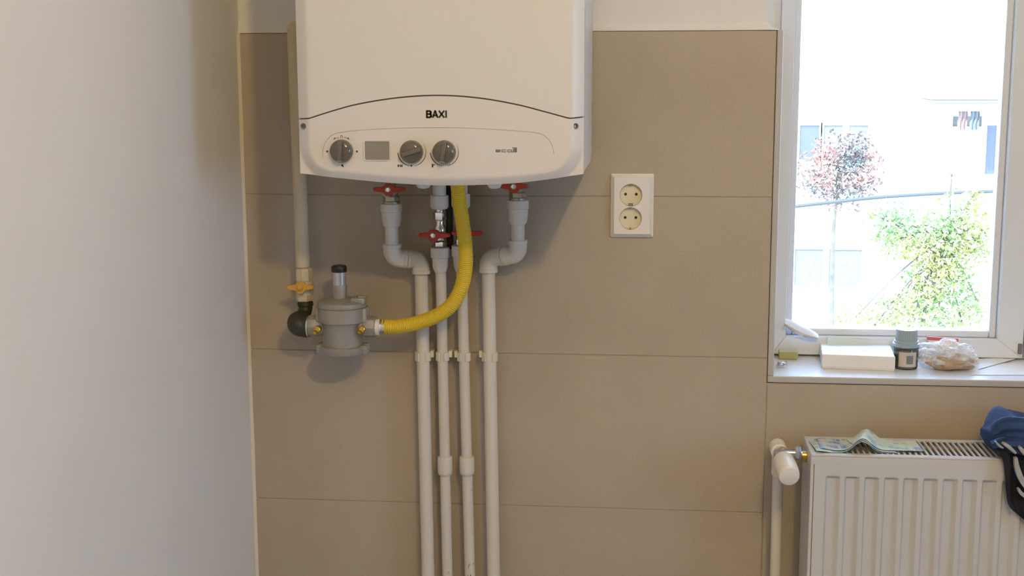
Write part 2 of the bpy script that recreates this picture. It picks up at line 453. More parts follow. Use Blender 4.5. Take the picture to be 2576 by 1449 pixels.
# fine line around the control field
ln = [(812, 398), (812, 380), (818, 360), (832, 342), (852, 334), (900, 328), (980, 323), (1060, 321), (1140, 321), (1220, 324), (1300, 329), (1355, 335), (1377, 347), (1389, 365), (1394, 388)]
pth = resample(smooth_path([fp(*p) for p in ln], 8), .003)
MB().tube([Vector((p.x, YP-.0001, p.z)) for p in pth], .0006, 6).build('panel_line', M['line'], panel)
# screws
for sx, sy in ((763, 317), (1448, 317)):
    yy = -BD-.011; p = at(sx, sy, yy)
    s = MB().lathe((p.x, yy+.008, p.z), (0, -1, 0), [(0, .0044), (.0085, .0044), (.0095, .0036), (.0092, .002), (.007, .0018)], 20)
    s.build('screw', M['screw'], boiler)
# knobs
def knob(px, py, tilt):
    p = fp(px, py); R = .0183
    k = MB().lathe((p.x, YP+.001, p.z), (0, -1, 0), [(0, R), (.004, R), (.009, R*.97), (.0125, R*.86), (.0145, R*.6), (.0152, R*.3), (.0154, 0)], 48)
    kn = k.build('knob', M['knob'], boiler, smooth=50)
    gr = MB(); Rm = Matrix.Translation((p.x, YP, p.z)) @ Matrix.Rotation(tilt, 4, 'Y')
    gr.prism([(-.0055, -.010, -R*.9), (.0055, -.010, -R*.9), (.0035, -.020, -R*.72), (-.0035, -.020, -R*.72)], (0, 0, R*1.7), Rm)
    gr.build('grip', M['knob'], kn, bevel=.0012)
    MB().lathe((p.x, YP+.0005, p.z), (0, -1, 0), [(0, R*1.05), (.0006, R*1.05), (.0008, R*1.01), (.0002, R*1.0)], 48).build('bezel', M['panel'], kn)
knob(860, 380, 0.05); knob(1036, 382, math.radians(72)); knob(1118, 382, math.radians(8))
def arcstrip(px, py, R, a0, a1, w):
    p = fp(px, py); n = 30; A = []; B = []
    for i in range(n+1):
        a = math.radians(a0+(a1-a0)*i/n)
        ww = w*(.35+.65*math.sin(PI*min(1, .12+i/n))) if n else w
        A.append(Vector((p.x+math.cos(a)*(R-ww/2), YP-.0002, p.z+math.sin(a)*(R-ww/2)))); B.append(Vector((p.x+math.cos(a)*(R+ww/2), YP-.0002, p.z+math.sin(a)*(R+ww/2))))
    return [A, B]
ar = MB()
for kx in (1036, 1118):
    ar.grid(arcstrip(kx, 382, .0222, 183, 258, .0014), (0, .0006, 0)); ar.grid(arcstrip(kx, 382, .0222, 282, 392, .0010), (0, .0006, 0))
ar.build('dial_scale', M['print'], panel)
mk = [MB()]
def dot(px, py, r):
    p = fp(px, py); mk[0].lathe((p.x, YP+.0003, p.z), (0, -1, 0), [(0, r), (.0006, r)], 12)
def bar(x0, y0, x1, y1, w=.0007):
    a, b = fp(x0, y0), fp(x1, y1); d = (b-a).normalized(); n_ = Vector((-d.z, 0, d.x))*w/2
    mk[0].prism([(q.x, YP-.0003, q.z) for q in (a+n_, b+n_, b-n_, a-n_)], (0, .0006, 0))
def symbol():
    mk[0].build('dial_symbol', M['print'], panel); mk[0] = MB()
dot(823, 381, .0016); symbol(); dot(898, 381, .0016); symbol(); dot(861, 416, .0017); bar(862, 414, 864, 421, .0012); symbol()
bar(840, 349, 853, 346, .0006); bar(840, 351, 843, 346, .0012); symbol()
bar(866, 345, 878, 349, .0006); bar(878, 351, 875, 346, .0012); symbol()
bar(857, 341, 857, 347, .0007); bar(861, 341, 861, 347, .0007); bar(857, 341, 861, 341, .0006); symbol()
bar(1002, 414, 1002, 420, .0022); bar(1007, 414, 1007, 420, .0016); bar(1011, 414, 1011, 420, .0022); symbol()
dot(1035, 417, .0014); symbol()
bar(1088, 412, 1088, 421, .0022); bar(1088, 415, 1095, 414, .0013); symbol()
for i in range(6): bar(1106+i*5, 411, 1106+i*5, 416, .0006)
symbol()
# display
a, b = fp(915, 353), fp(982, 404)
def rrect(x0, x1, z0, z1, r, y, n=5):
    out = []
    for cx, cz, a0 in ((x1-r, z1-r, 0), (x0+r, z1-r, 90), (x0+r, z0+r, 180), (x1-r, z0+r, 270)):
        for i in range(n+1):
            an = math.radians(a0+90*i/n); out.append(Vector((cx+r*math.cos(an), y, cz+r*math.sin(an))))
    return out
dsp = MB().prism(rrect(a.x+.0018, b.x-.0008, b.z+.0012, a.z-.0012, .002, YP-.0004), (0, .001, 0)).build('display', M['lcd'], boiler)
rim = MB(); o_ = rrect(a.x, b.x, b.z, a.z, .003, YP-.0020); i_ = rrect(a.x+.0014, b.x-.0012, b.z+.0010, a.z-.0016, .002, YP-.0014)
i2 = [Vector((v.x, YP-.0002, v.z)) for v in i_]; o2 = [Vector((v.x, YP+.001, v.z)) for v in o_]
rim.grid([q+[q[0]] for q in (o2, o_, i_, i2)]); rim.build('display_rim', M['panel'], dsp)
# lettering: BAXI
def letters(strokes, x0, y0, hgt, wid, w, adv, target, yoff=.0006):
    "strokes: per letter a list of polylines in a unit box"
    p0 = fp(x0, y0); x = p0.x
    for L, lw in strokes:
        for pl in L:
            for (ax, az), (bx, bz) in zip(pl, pl[1:]):
                A = Vector((x+ax*wid*lw, 0, p0.z+az*hgt)); B = Vector((x+bx*wid*lw, 0, p0.z+bz*hgt)); d = (B-A)
                if d.length < 1e-6: continue
                d.normalize(); A -= d*w*.3; B += d*w*.3; n_ = Vector((-d.z, 0, d.x))*w/2
                target.prism([(q.x, YP-yoff, q.z) for q in (A+n_, B+n_, B-n_, A-n_)], (0, .001, 0))
        x += wid*lw + adv
Bl = [[(0, 0), (0, 1), (.7, 1), (.95, .87), (.95, .65), (.7, .52), (0, .52)], [(.7, .52), (1, .37), (1, .13), (.7, 0), (0, 0)]]
Al = [[(0, 0), (.5, 1), (1, 0)], [(.2, .3), (.8, .3)]]
Xl = [[(0, 0), (1, 1)], [(0, 1), (1, 0)]]
Il = [[(.5, 0), (.5, 1)]]
lg = MB(); letters([(Bl, 1), (Al, 1.15), (Xl, 1.1), (Il, .25)], 1074, 295, .0096, .0066, .0027, .0026, lg)
lg.build('brand_lettering', M['print'], panel, smooth=0)
sq = MB()
el = [[(1, 0), (0, 0), (0, 1), (1, 1), (1, .5), (0, .5)]]
cl = [[(1, 0), (0, 0), (0, 1), (1, 1)]]
ol = [[(0, 0), (1, 0), (1, 1), (0, 1), (0, 0)]]
letters([(el, 1), (cl, 1), (ol, 1)], 1248, 382, .0030, .0062, .0011, .0028, sq)
p3 = [[(0, 1), (1, 1), (1, 0), (0, 0)], [(.1, .5), (1, .5)], [(.25, .75), (1, .75)], [(.25, .25), (1, .25)]]
letters([(p3, 1)], 1289, 382, .0062, .0062, .0012, 0, sq)
sq.build('model_lettering', M['print_grey'], panel, smooth=0)
# small vent marks on the right side sheet
vm = MB()
for i in range(26):
    z = at(1472, 20+i*3.8, -.32).z
    vm.box(BX1-.001, BX1+.0003, -.325+.002*(i % 3), -.318, z-.0007, z+.0007)
vm.build('side_sticker_print', M['line'], boiler, smooth=0)
# small bosses under the boiler
for bx_ in (1060, 1240):
    p = at(bx_, 460, -.32)
    MB().lathe((p.x, -.30, p.z+.006), (0, 0, -1), [(0, .013), (.010, .0125), (.0155, .009), (.017, .004)], 24).build('drain_cap', M['panel'], boiler)

# ------------------------------------------------------------------ pipes
YPIPE = -.032
def elbow_run(pts, r, br):
    "tube through corner points with bends"
    P = [Vector(pts[0])]
    for a_, b_, c_ in zip(pts, pts[1:], pts[2:]): P += round_corner(a_, b_, c_, br)
    P.append(Vector(pts[-1])); return P
def handle(px, py, Y, parent, wl, wr, m=M['red'], hub=.0085, screw=True, s=1.0, ang=0):
    p = at(px, py, Y); pl = at(px-wl, py, Y); pr = at(px+wr, py, Y)
    Rm = Matrix.Translation(p) @ Matrix.Rotation(ang, 4, 'Y')
    h = MB(); L, R_ = (p-pl).length, (pr-p).length
    y0, y1 = -.006*s, .002*s
    out = [(-L, -.0028), (-L*.75, -.0045), (-hub*1.15, -.0060), (-hub*.55, -hub*1.45), (hub*.55, -hub*1.45), (hub*1.15, -.0060), (R_*.75, -.0045), (R_, -.0028),
           (R_, .0028), (R_*.75, .0038), (hub*1.1, .0050), (hub*.7, hub*1.15), (-hub*.7, hub*1.15), (-hub*1.1, .0050), (-L*.75, .0038), (-L, .0028)]
    h.prism([(x*1.0, y0, z) for x, z in out], (0, y1-y0, 0), Rm)
    hd = h.build('valve_handle', m, parent, bevel=.0015)
    hd['label'] = 'yellow butterfly handle' if m is M['yhandle'] else 'red butterfly handle'
    if screw:
        MB().lathe(p+Vector((0, y0+.001, 0)), (0, -1, 0), [(0, .0052), (.0045, .0052), (.006, .0035), (.0062, .001)], 16).build('handle_screw', M['chrome'] if m is M['red'] else M['yhandle'], parent)
    return hd
def hexnut(mb, o, ax, r, h, seg=6):
    o = Vector(o); ax = Vector(ax).normalized(); mb.lathe(o, ax, [(0, r*.93), (h*.12, r), (h*.88, r), (h, r*.93)], seg)

def vert(px, y0, y1, Y):  # two points of a vertical run
    a_ = at(px, y0, Y); return a_
# outer pipes, 25 mm
def outer_pipe(side):
    left = side == 'left'
    if left:
        lab = 'thick white pipe left of the four, offset by two elbows below its red valve'
        tx, bx2, ybx = 985, 1060, 1060
    else:
        lab = 'thick white pipe right of the four, offset by two elbows below its red valve'
    Yt = -.050
    if left:
        top = at(978, 470, Yt); ad0 = at(984, 512, Yt); ad1 = at(985, 562, Yt); nk = at(986, 612, Yt); c1 = at(987, 650, Yt); c2 = at(1059, 655, YPIPE); low = at(1060, 700, YPIPE); end = at(1077, 1449, YPIPE)
    else:
        top = at(1297, 470, Yt); ad0 = at(1301, 503, Yt); ad1 = at(1302, 555, Yt); nk = at(1302, 605, Yt); c1 = at(1303, 640, Yt); c2 = at(1229, 664, YPIPE); low = at(1229, 705, YPIPE); end = at(1242, 1449, YPIPE)
    end = low + (end-low)*1.9; end.z = max(end.z, .02)
    x = c1.x
    p = thing('water_pipe', (end.x, YPIPE, end.z), lab, 'pipe', 'water pipes under the boiler')
    r = .0122
    ad0.x = ad1.x = nk.x = c1.x; c2.x = low.x
    c2.z = c1.z - (.004 if left else .010)
    # straight runs
    MB().tube([c2-Vector((0, 0, .018)), low, end], r, 28).build('pipe_run', M['ppr'], p)
    MB().tube([ad1, c1+Vector((0, 0, .01))], r, 28).build('pipe_neck', M['ppr'], p)
    # adaptor with shoulder ring
    h = ad0.z-ad1.z
    MB().lathe(ad0, (0, 0, -1), [(0, .0185), (.001, .0198), (h*.40, .0198), (h*.42, .0186), (h*.80, .0178), (h*1.0, .0168), (h*1.12, .0155), (h*1.2, r)], 36).build('threaded_adaptor', M['ppr'], p)
    # two elbows
    mid = (c1+c2)/2; re = .0163
    d = (c2-c1).normalized()
    e1 = elbow_run([c1+Vector((0, 0, .026)), c1, mid-d*.0004], re, .016)
    e2 = elbow_run([mid+d*.0004, c2, c2-Vector((0, 0, .026))], re, .016)
    for q in (e1, e2):
        m_ = MB().tube(q, re, 32)
        for endp, nxt in ((q[0], q[1]), (q[-1], q[-2])):
            dd = (nxt-endp).normalized(); m_.lathe(endp, dd, [(-.0003, re*.98), (.0004, re*1.05), (.006, re*1.05), (.0065, re)], 32)
        m_.build('elbow', M['ppr'], p, smooth=50)
    # valve body above
    v = MB(); zt = ad0.z
    v.lathe((c1.x, Yt, zt), (0, 0, 1), [(0, .0150), (.004, .0150), (.0045, .0125), (.012, .0125)], 28)
    hexnut(v, (c1.x, Yt, zt+.004), (0, 0, 1), .0158, .010)
    v.lathe((c1.x, Yt, zt+.012), (0, 0, 1), [(0, .010), (.006, .0125), (.012, .0125), (.018, .009), (.06, .009)], 28)
    v.lathe((top.x, Yt, zt+.021), (0, -1, 0), [(0, .0085), (.017, .0085)], 20)
    vb = v.build('valve_body', M['dull_metal'], p)
    if left: handle(978, 476, Yt-.024, p, 38, 42)
    else: handle(1293, 468, Yt-.024, p, 36, 36)
    return p, r, low, end
# inner pipes, 20 mm
def inner_pipe(k):
    Yv = YPIPE-.006
    if k == 0:
        lab = 'thin white pipe running down from the uncovered red valve, left of the yellow hose'
        nut_t, nut_b, met_b, ad_b, low, end, hp = at(1107, 474, Yv), at(1107, 525, Yv), at(1107, 622, Yv), at(1108, 682, Yv), at(1112, 700, YPIPE), at(1127, 1449, YPIPE), (1091, 591)
        cp_t, cp_b = at(1120, 1148, YPIPE), at(1121, 1194, YPIPE)
    else:
        lab = 'thin white pipe passing behind the yellow hose, second of the four from the right'
        nut_t, nut_b, met_b, ad_b, low, end, hp = at(1161, 470, Yv), at(1161, 523, Yv), at(1160, 617, Yv), at(1162, 680, Yv), at(1163, 700, YPIPE), at(1183, 1449, YPIPE), (1172, 586)
        cp_t, cp_b = at(1177, 1148, YPIPE), at(1178, 1194, YPIPE)
    end = low + (end-low)*1.9; end.z = max(end.z, .02)
    x = met_b.x; nut_t.x = nut_b.x = ad_b.x = x
    p = thing('water_pipe', (end.x, YPIPE, end.z), lab, 'pipe', 'water pipes under the boiler')
    r = .0099
    low.x = x
    MB().tube([Vector((x, Yv, ad_b.z+.01)), low, end], r, 26).build('pipe_run', M['ppr'], p)
    h = met_b.z-ad_b.z
    MB().lathe(met_b, (0, 0, -1), [(0, .0165), (.001, .0174), (h*.42, .0172), (h*.44, .0150), (h*.80, .0142), (h*1.0, .0115), (h*1.05, r)], 32).build('threaded_adaptor', M['ppr'], p)
    # coupling
    d = (cp_b-cp_t); L = d.length
    d = (end-low).normalized(); t0 = (low.z-cp_t.z)/(low.z-end.z); c0 = low.lerp(end, t0)
    MB().lathe(c0, d, [(0, r), (.0006, .0133), (.0025, .0138), (L*.8, .0140), (L*.95, .0130), (L, .0112), (L+.0002, r)], 32).build('coupling', M['ppr'], p)
    # white union nut above, metal valve between
    MB().lathe(nut_t, (0, 0, -1), [(-.04, .0125), (.012, .0125), (.0125, .0165), (.014, .0172), (nut_t.z-nut_b.z-.004, .0172), (nut_t.z-nut_b.z, .0145), (nut_t.z-nut_b.z+.001, .0100)], 20).build('union_nut', M['ppr'], p)
    v = MB(); z0 = nut_b.z; z1 = met_b.z; hh = z0-z1
    v.lathe((x, Yv, z0), (0, 0, -1), [(0, .008), (.004, .0078), (.007, .0078)], 20)
    hexnut(v, (x, Yv, z0-.005), (0, 0, -1), .0125, hh*.22)
    v.lathe((x, Yv, z0-.005-hh*.22), (0, 0, -1), [(0, .0085), (hh*.10, .0078), (hh*.2, .0115), (hh*.38, .0122), (hh*.48, .0095), (hh*.52, .0095)], 24)
    hexnut(v, (x, Yv, z1+.012), (0, 0, -1), .0130, .0115)
    hz = at(hp[0], hp[1], Yv-.02).z
    v.lathe((x-.004 if k == 0 else x, Yv, hz), (0, -1, 0), [(0, .0075), (.016, .0075)], 20)
    v.build('valve_body', M['chrome'], p)
    if k == 0: handle(hp[0], hp[1], Yv-.022, p, 37, 42)
    else: handle(hp[0], hp[1], Yv-.022, p, 35, 44)
    # scuffs
    rs = random.Random(5+k)
    marks = [(1128, 1440, .004, .0009), (1130, 1446, .003, .0007), (1124, 1443, .003, .0008), (1132, 1405, .002, .0005), (1131, 1340, .002, .0004), (1130, 1280, .0015, .0004)] if k == 0 else \
            [(1179, 1424, .009, .0010), (1182, 1420, .004, .0007), (1190, 1420, .005, .0008), (1184, 1447, .004, .0014), (1177, 1447, .003, .0008), (1188, 1235, .003, .0004), (1189, 1345, .002, .0005), (1188, 1290, .0015, .0005)]
    for mx_, my_, ml, mw in marks:
        z = at(mx_, my_, YPIPE-r).z; tt = (low.z-z)/(low.z-end.z); cx = low.lerp(end, tt).x
        dx = at(mx_, my_, YPIPE-r).x-cx; dx = max(-r*.9, min(r*.9, dx)); yy = YPIPE-math.sqrt(max(1e-9, (r+.0001)**2-dx*dx))
        an = math.asin(dx/r); T = Matrix.Translation((cx+dx, yy, z)) @ Matrix.Rotation(an, 4, 'Z') @ Matrix.Rotation(rs.uniform(-.3, .3), 4, 'Y')
        MB().prism([(-mw/2, -.0002, -ml/3), (0, -.0002, -ml/2), (mw/2, -.0002, -ml/4), (mw/3, -.0002, ml/3), (0, -.0002, ml/2), (-mw/2, -.0002, ml/4)], (0, .0005, 0), T).build('black_scuff', M['print'], p, smooth=0)
    return p, r, low, end
pipes = [outer_pipe('left'), inner_pipe(0), inner_pipe(1), outer_pipe('right')]
# clips holding the pipes to the wall
ny = [897, 896, 896, 895]
cl_lab = ['open pipe clip holding the leftmost of the four white pipes', 'small open clip on the thin white pipe second from the left', 'small open clip on the thin white pipe second from the right', 'open pipe clip holding the rightmost of the four white pipes']
for i, (p, r, low, end) in enumerate(pipes):
    z = at(1140, ny[i], YPIPE).z; tt = (low.z-z)/(low.z-end.z); c = low.lerp(end, tt)
    cl = MB(); ro = r+.0028; hgt = .016
    poly = []
    a0, a1 = -28, 208     # open to the front
    n = 20
    for j in range(n+1):
        an = math.radians(a0+(a1-a0)*j/n); poly.append((c.x+math.cos(an)*ro, c.y+math.sin(an)*ro))
    poly2 = [(c.x+math.cos(math.radians(a1+(a0-a1)*j/n))*(r+.0003), c.y+math.sin(math.radians(a1+(a0-a1)*j/n))*(r+.0003)) for j in range(n+1)]
    pts = [(x, y, z-hgt/2) for x, y in poly+poly2]
    # ring as quads
    A = [[Vector((x, y, zz)) for x, y in poly] for zz in (z-hgt/2, z+hgt/2)]
    B = [[Vector((x, y, zz)) for x, y in poly2[::-1]] for zz in (z-hgt/2, z+hgt/2)]
    cl.grid([A[0], A[1]]); cl.grid([B[0], B[1]]); cl.grid([A[1], B[1]]); cl.grid([A[0], B[0]])
    # flared lips
    for s in (-1, 1):
        an = math.radians(a0) if s > 0 else math.radians(a1)
        q = Vector((c.x+math.cos(an)*(r+.0015), c.y+math.sin(an)*(r+.0015), z))
        T = Matrix.Translation(q) @ Matrix.Rotation(-s*.75, 4, 'Z')
        cl.box(-.0014, .0014, -.0085, .001, -hgt/2, hgt/2, T)
    cl.box(c.x-.006, c.x+.006, c.y+r, -.0, z-hgt/2, z+hgt/2)
    # coupling pegs between neighbours
    s_ = 1 if i < 2 else -1
    cl.box(c.x+s_*(ro-.001), c.x+s_*(ro+.005), c.y-.002, c.y+.012, z-.002, z+.010)
    o = cl.build('pipe_clip', M['clip'], bevel=.0005, seg=1); tag(o, cl_lab[i], 'clip', 'clips on the white pipes')

# dark flexible hose behind the middle valves
dh = MB(); q = smooth_path([at(1128, 462, -.018), at(1130, 530, -.018), at(1131, 580, -.018), at(1132, 625, -.016)], 8)
dh.tube(q, .0068, 16); o = dh.build('braided_hose', M['darkhose']); tag(o, 'dark hose behind and between the two middle valves', 'hose')

# ------------------------------------------------------------------ gas line
YG = -.045
gp = thing('gas_pipe', (at(765, 790, YG).x, YG, at(765, 790, YG).z), 'beige painted gas pipe left of the boiler ending in a black elbow', 'pipe')
a = at(740, 88, YG); b = at(762, 672, YG)
dirn = (b-a).normalized()
run = elbow_run([Vector((a.x-.0005, .02, a.z+.012)), Vector((a.x, YG, a.z+.012)), b], .0128, .018)
MB().tube(run, .0128, 28).build('pipe_run', M['gaspipe'], gp)
c0 = at(764, 676, YG); c1 = at(766, 712, YG)
MB().lathe(c0, (c1-c0), [(-.002, .0128), (0, .0150), (.002, .0158), (.022, .0158), (.024, .0148), (.030, .0145)], 8).build('pipe_union', M['gaswhite'], gp, smooth=20)
v = MB(); v.lathe(at(766, 706, YG), (0, 0, -1), [(0, .014), (.006, .0155), (.022, .0160), (.026, .0150)], 28)
hexnut(v, at(766, 735, YG), (0, 0, -1), .0162, .016); v.lathe(at(766, 722, YG), (0, -1, 0), [(0, .0085), (.018, .0085)], 18)
v.build('valve_body', M['gaswhite'], gp)
handle(757, 722, YG-.022, gp, 33, 33, m=M['yhandle'], hub=.0085, screw=True, ang=-.03)
YR = -.078
ew = MB(); nk0 = at(768, 757, YG); 
Pth = smooth_path([nk0, at(768, 778, YG-.002), at(760, 797, YG-.012), at(750, 808, YR+.006), at(749, 816, YR-.002), at(756, 821, YR-.002), at(770, 822, YR), at(778, 822, YR)], 5)
n = len(Pth); ew.tube(Pth, [.0128 if i < n*.22 else (.0128+.0060*min(1, (i-n*.22)/(n*.2))) for i in range(n)], 28)
ew.lathe(at(768, 759, YG), (0, 0, -1), [(0, .0135), (.002, .0145), (.007, .0145), (.009, .013)], 28)
ew.lathe(at(762, 822, YR), (1, 0, 0), [(0, .0195), (.008, .0200), (.0095, .0190)], 32)
ew.build('iron_elbow', M['iron'], gp)['label'] = 'black iron elbow'
ro = MB().lathe(at(773, 822, YR), (1, 0, 0), [(0, .0165), (.001, .0190), (.0035, .0190), (.0045, .0165)], 32).build('sealing_ring', M['chrome'], gp)

# regulator
rc = at(862, 822, YR); k = 1/1.43e3
reg = thing('gas_regulator', (rc.x, YR, at(862, 887, YR).z), 'grey cast metal gas regulator with black-capped spring tube', 'regulator')
def zz(py, px=862): return at(px, py, YR).z
cx = rc.x
bd = MB()
# bottom cover, waist, diaphragm flange, domed bonnet
bd.lathe((cx, YR, zz(887)), (0, 0, 1), [(0, .030), (.001, .0425), (.003, .0440), (.013, .0440), (.0145, .0425), (.0150, .036), (zz(830)-zz(887), .0355), (zz(808)-zz(887), .0385), (zz(806)-zz(887), .0440), (zz(776)-zz(887), .0450), (zz(773)-zz(887), .0450), (zz(771)-zz(887), .0432), (zz(769)-zz(887), .0450), (zz(759)-zz(887), .0450), (zz(756)-zz(887), .0430), (zz(753)-zz(887), .0330), (zz(750)-zz(887), .0200), (zz(748)-zz(887), .010)], 40)
body_ = bd.build('regulator_body', M['alu'], reg, smooth=40)
# bolt lugs round the flange and the bottom cover
for an in (20, 160, 200, 340, 90, 270):
    a_ = math.radians(an); px_, py_ = cx+math.cos(a_)*.0430, YR+math.sin(a_)*.0430*.62
    MB().lathe((px_, py_, zz(806)), (0, 0, 1), [(0, .0068), (.001, .0078), (zz(776)-zz(806), .0078), (zz(772)-zz(806), .0062)], 20).build('bolt_lug', M['alu'], body_)
    if an in (20, 160, 200, 340):
        MB().lathe((px_, py_, zz(886)), (0, 0, 1), [(0, .0068), (.001, .0076), (.014, .0076), (.016, .006)], 20).build('bolt_lug', M['alu'], body_)
bp_ = at(905, 760, YR-.012)
MB().box(bp_.x-.016, bp_.x+.010, YR-.020, YR+.010, zz(762), zz(745)).build('vent_block', M['alu'], body_, bevel=.003)
MB().lathe((at(908, 748, YR-.008).x, YR-.008, zz(748)), (0, 0, 1), [(0, .0075), (.004, .0075), (.005, .006)], 6).build('vent_plug', M['alu'], body_)
# ports
pt = MB()
xl = at(776, 820, YR).x; xr = at(946, 820, YR).x; zc = zz(820)
hexnut(pt, (xl, YR, zc), (1, 0, 0), .0192, .019, 8); hexnut(pt, (xr, YR, zc), (-1, 0, 0), .0205, .022, 8)
pt.tube([(xl+.01, YR, zc), (xr-.01, YR, zc)], .0175, 28)
pt.build('port', M['alu'], reg, bevel=.001)
# spring tube
MB().lathe((cx-.004, YR, zz(752)), (0, 0, 1), [(0, .0165), (.002, .0135), (zz(716)-zz(752), .0135)], 32).build('spring_housing', M['alu'], reg)
MB().lathe((cx-.004, YR, zz(717)), (0, 0, 1), [(0, .0128), (zz(682)-zz(717), .0128)], 32).build('zinc_sleeve', M['zinc'], reg)
MB().lathe((cx-.004, YR, zz(684)), (0, 0, 1), [(0, .0133), (.001, .0139), (.009, .0139), (.0115, .0125), (.0125, .008)], 32).build('black_cap', M['black'], reg)
for nx_, ny_ in ((797, 830), (909, 830)):
    p = at(nx_, ny_, YR-.030); nb = MB()
    nb.lathe((p.x, YR-.012, p.z), (0, -1, 0), [(0, .0062), (.010, .0062), (.016, .0058), (.017, .0045)], 20)
    nb.lathe(Vector((p.x-.002, YR-.024, p.z-.003)), (-.25, -.8, -.45), [(0, .0050), (.007, .0046), (.008, .0028), (.0082, .0005)], 6)
    nb.build('test_nipple', M['brass'], reg)
# outlet nut, chrome sleeve
yh = thing('gas_hose', at(962, 821, YR), 'bright yellow corrugated gas hose curving up from the regulator to the boiler', 'hose')
on = MB(); hexnut(on, (xr-.001, YR, zc-.001), (1, 0, 0), .0150, .0085, 12); on.build('hose_nut', M['socket'], yh)
MB().lathe((xr+.007, YR, zc-.001), (1, 0, 0), [(0, .0138), (.001, .0146), (.0045, .0146), (.0048, .0132), (.0075, .0132), (.008, .0142), (.0095, .0142)], 32).build('hose_sleeve', M['chrome'], yh)
hp = [(960, 821, YR), (1000, 821, YR-.001), (1050, 812, YR-.004), (1097, 795, YR-.010), (1135, 768, YR-.017), (1160, 725, YR-.024), (1171, 670, YR-.030), (1170, 610, YR-.034), (1163, 555, YR-.038), (1156, 510, YR-.041), (1152, 470, YR-.042), (1150, 440, YR-.042), (1149, 415, YR-.040)]
pth = resample(smooth_path([at(*p) for p in hp], 14), .00085)
rad = [.01265 + .00062*math.sin(2*PI*i/4) for i in range(len(pth))]
MB().tube(pth, rad, 28).build('corrugated_tube', M['yellow'], yh, smooth=80)

# ------------------------------------------------------------------ double socket
so = thing('wall_socket', at(1589, 516, 0), 'white double power socket on the tiled wall', 'socket')
A, B = at(1537, 437, -.006), at(1643, 597, -.006)
x0, x1, z0, z1 = A.x, B.x, B.z, A.z
fm = MB(); T_ = .0125
rings = [(0, -.0002), (.0, -.0045), (.0012, -.0058), (.0052, -.0100), (.0062, -.0125), (.0095, -T_)]
fm.grid([rr+[rr[0]] for rr in [rrect(x0+d_, x1-d_, z0+d_, z1-d_, .0025, y_) for d_, y_ in rings]])
nn = len(rrect(0, 1, 0, 1, .1, 0))
fm2 = MB()
secs = [rrect(x0+d_, x1-d_, z0+d_, z1-d_, .0025, y_) for d_, y_ in rings]
vs = [v for s in secs for v in s]; fs = []
for i in range(len(secs)-1):
    for j in range(nn): fs.append((i*nn+j, i*nn+(j+1) % nn, (i+1)*nn+(j+1) % nn, (i+1)*nn+j))
fs.append(tuple(range(nn))[::-1]); fs.append(tuple((len(secs)-1)*nn+j for j in range(nn)))
fm2.add(vs, fs); plate = fm2.build('cover_frame', M['socket'], so)
c1 = at(1587, 491, -T_); c2 = at(1586, 550, -T_); RR = .0205
cs = []
for c in (c1, c2):
    m_ = MB().lathe((c.x, -.0022, c.z), (0, -1, 0), [(0, RR), (.03, RR)], 48); cs.append(m_.build('tmp', M['socket'], smooth=0))
cut(plate, cs)
for c, k_ in ((c1, 0), (c2, 1)):
    ins = MB().lathe((c.x, -.0010, c.z), (0, -1, 0), [(0, RR-.0003), (.0022, RR-.0003), (.0026, RR-.0012)], 48).build('socket_well', M['socket_in'], so)
    hl = MB()
    for dx in (-.0097, .0097): hl.lathe((c.x+dx, -.0030, c.z+.001), (0, -1, 0), [(0, .0026), (.0009, .0026)], 20)
    hl.build('pin_hole', M['print'], ins)
    for w_, a_, b_ in ((.0016, -RR+.0005, -RR+.0035), (.0022, RR-.0035, RR-.0005)):
        MB().box(c.x-w_, c.x+w_, -.0105, -.0030, c.z+a_, c.z+b_).build('earth_clip', M['dull_metal'], ins, bevel=.0004)
mm = (c1+c2)/2; mz = at(1587, 515, -T_).z
mkq = MB()
for (ax, bx, az, bz) in ((-.0042, -.0022, -.0026, .0026), (.0022, .0042, -.0026, .0026), (-.0022, .0022, .0012, .0026), (-.0022, .0022, -.0026, -.0016)):
    mkq.box(mm.x+ax, mm.x+bx, -T_-.0003, -T_+.0005, mz+az, mz+bz)
# the mark sits on the bridge between the two wells
mkq.build('square_mark', M['print_grey'], plate, smooth=0)

# ------------------------------------------------------------------ radiator
RZ = .824; RY0, RY1 = -.035, -.152; RXL = at(2041, 1147, RY1).x; RXR = RXL+.80; RZB = .235
rad_ = thing('radiator', (RXL+.4, (RY0+RY1)/2, RZB), 'white panel radiator with slotted top grille under the window', 'radiator')
# front panel: pressed channels
pan = MB(); pitch = at(2373, 1250, RY1).x-at(2323.5, 1250, RY1).x; xg0 = at(2077, 1250, RY1).x
xv = [RXL+.006]; xv_d = [0]
xx = xg0
while xx < RXR-.03:
    for dx, dd in ((-.0012, 0), (.0012, 1), (.0175, 1), (.0235, 0)): xv.append(xx+dx); xv_d.append(dd)
    xx += pitch
xv.append(RXR-.006); xv_d.append(0)
zt_ = at(2200, 1203, RY1).z
zl_ = [(RZ-.0172, 0), (zt_+.0015, 0), (zt_-.0025, 1), (RZB+.05, 1), (RZB+.043, 0), (RZB+.006, 0)]
P = [[Vector((x, RY1+.0105*0 + .0075*a_*d_, z)) for x, a_ in zip(xv, xv_d)] for z, d_ in zl_]
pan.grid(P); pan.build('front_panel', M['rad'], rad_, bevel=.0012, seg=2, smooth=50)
MB().box(RXL+.006, RXR-.006, RY0-.010, RY0, RZB+.01, RZ-.03).build('rear_panel', M['rad'], rad_, smooth=0)
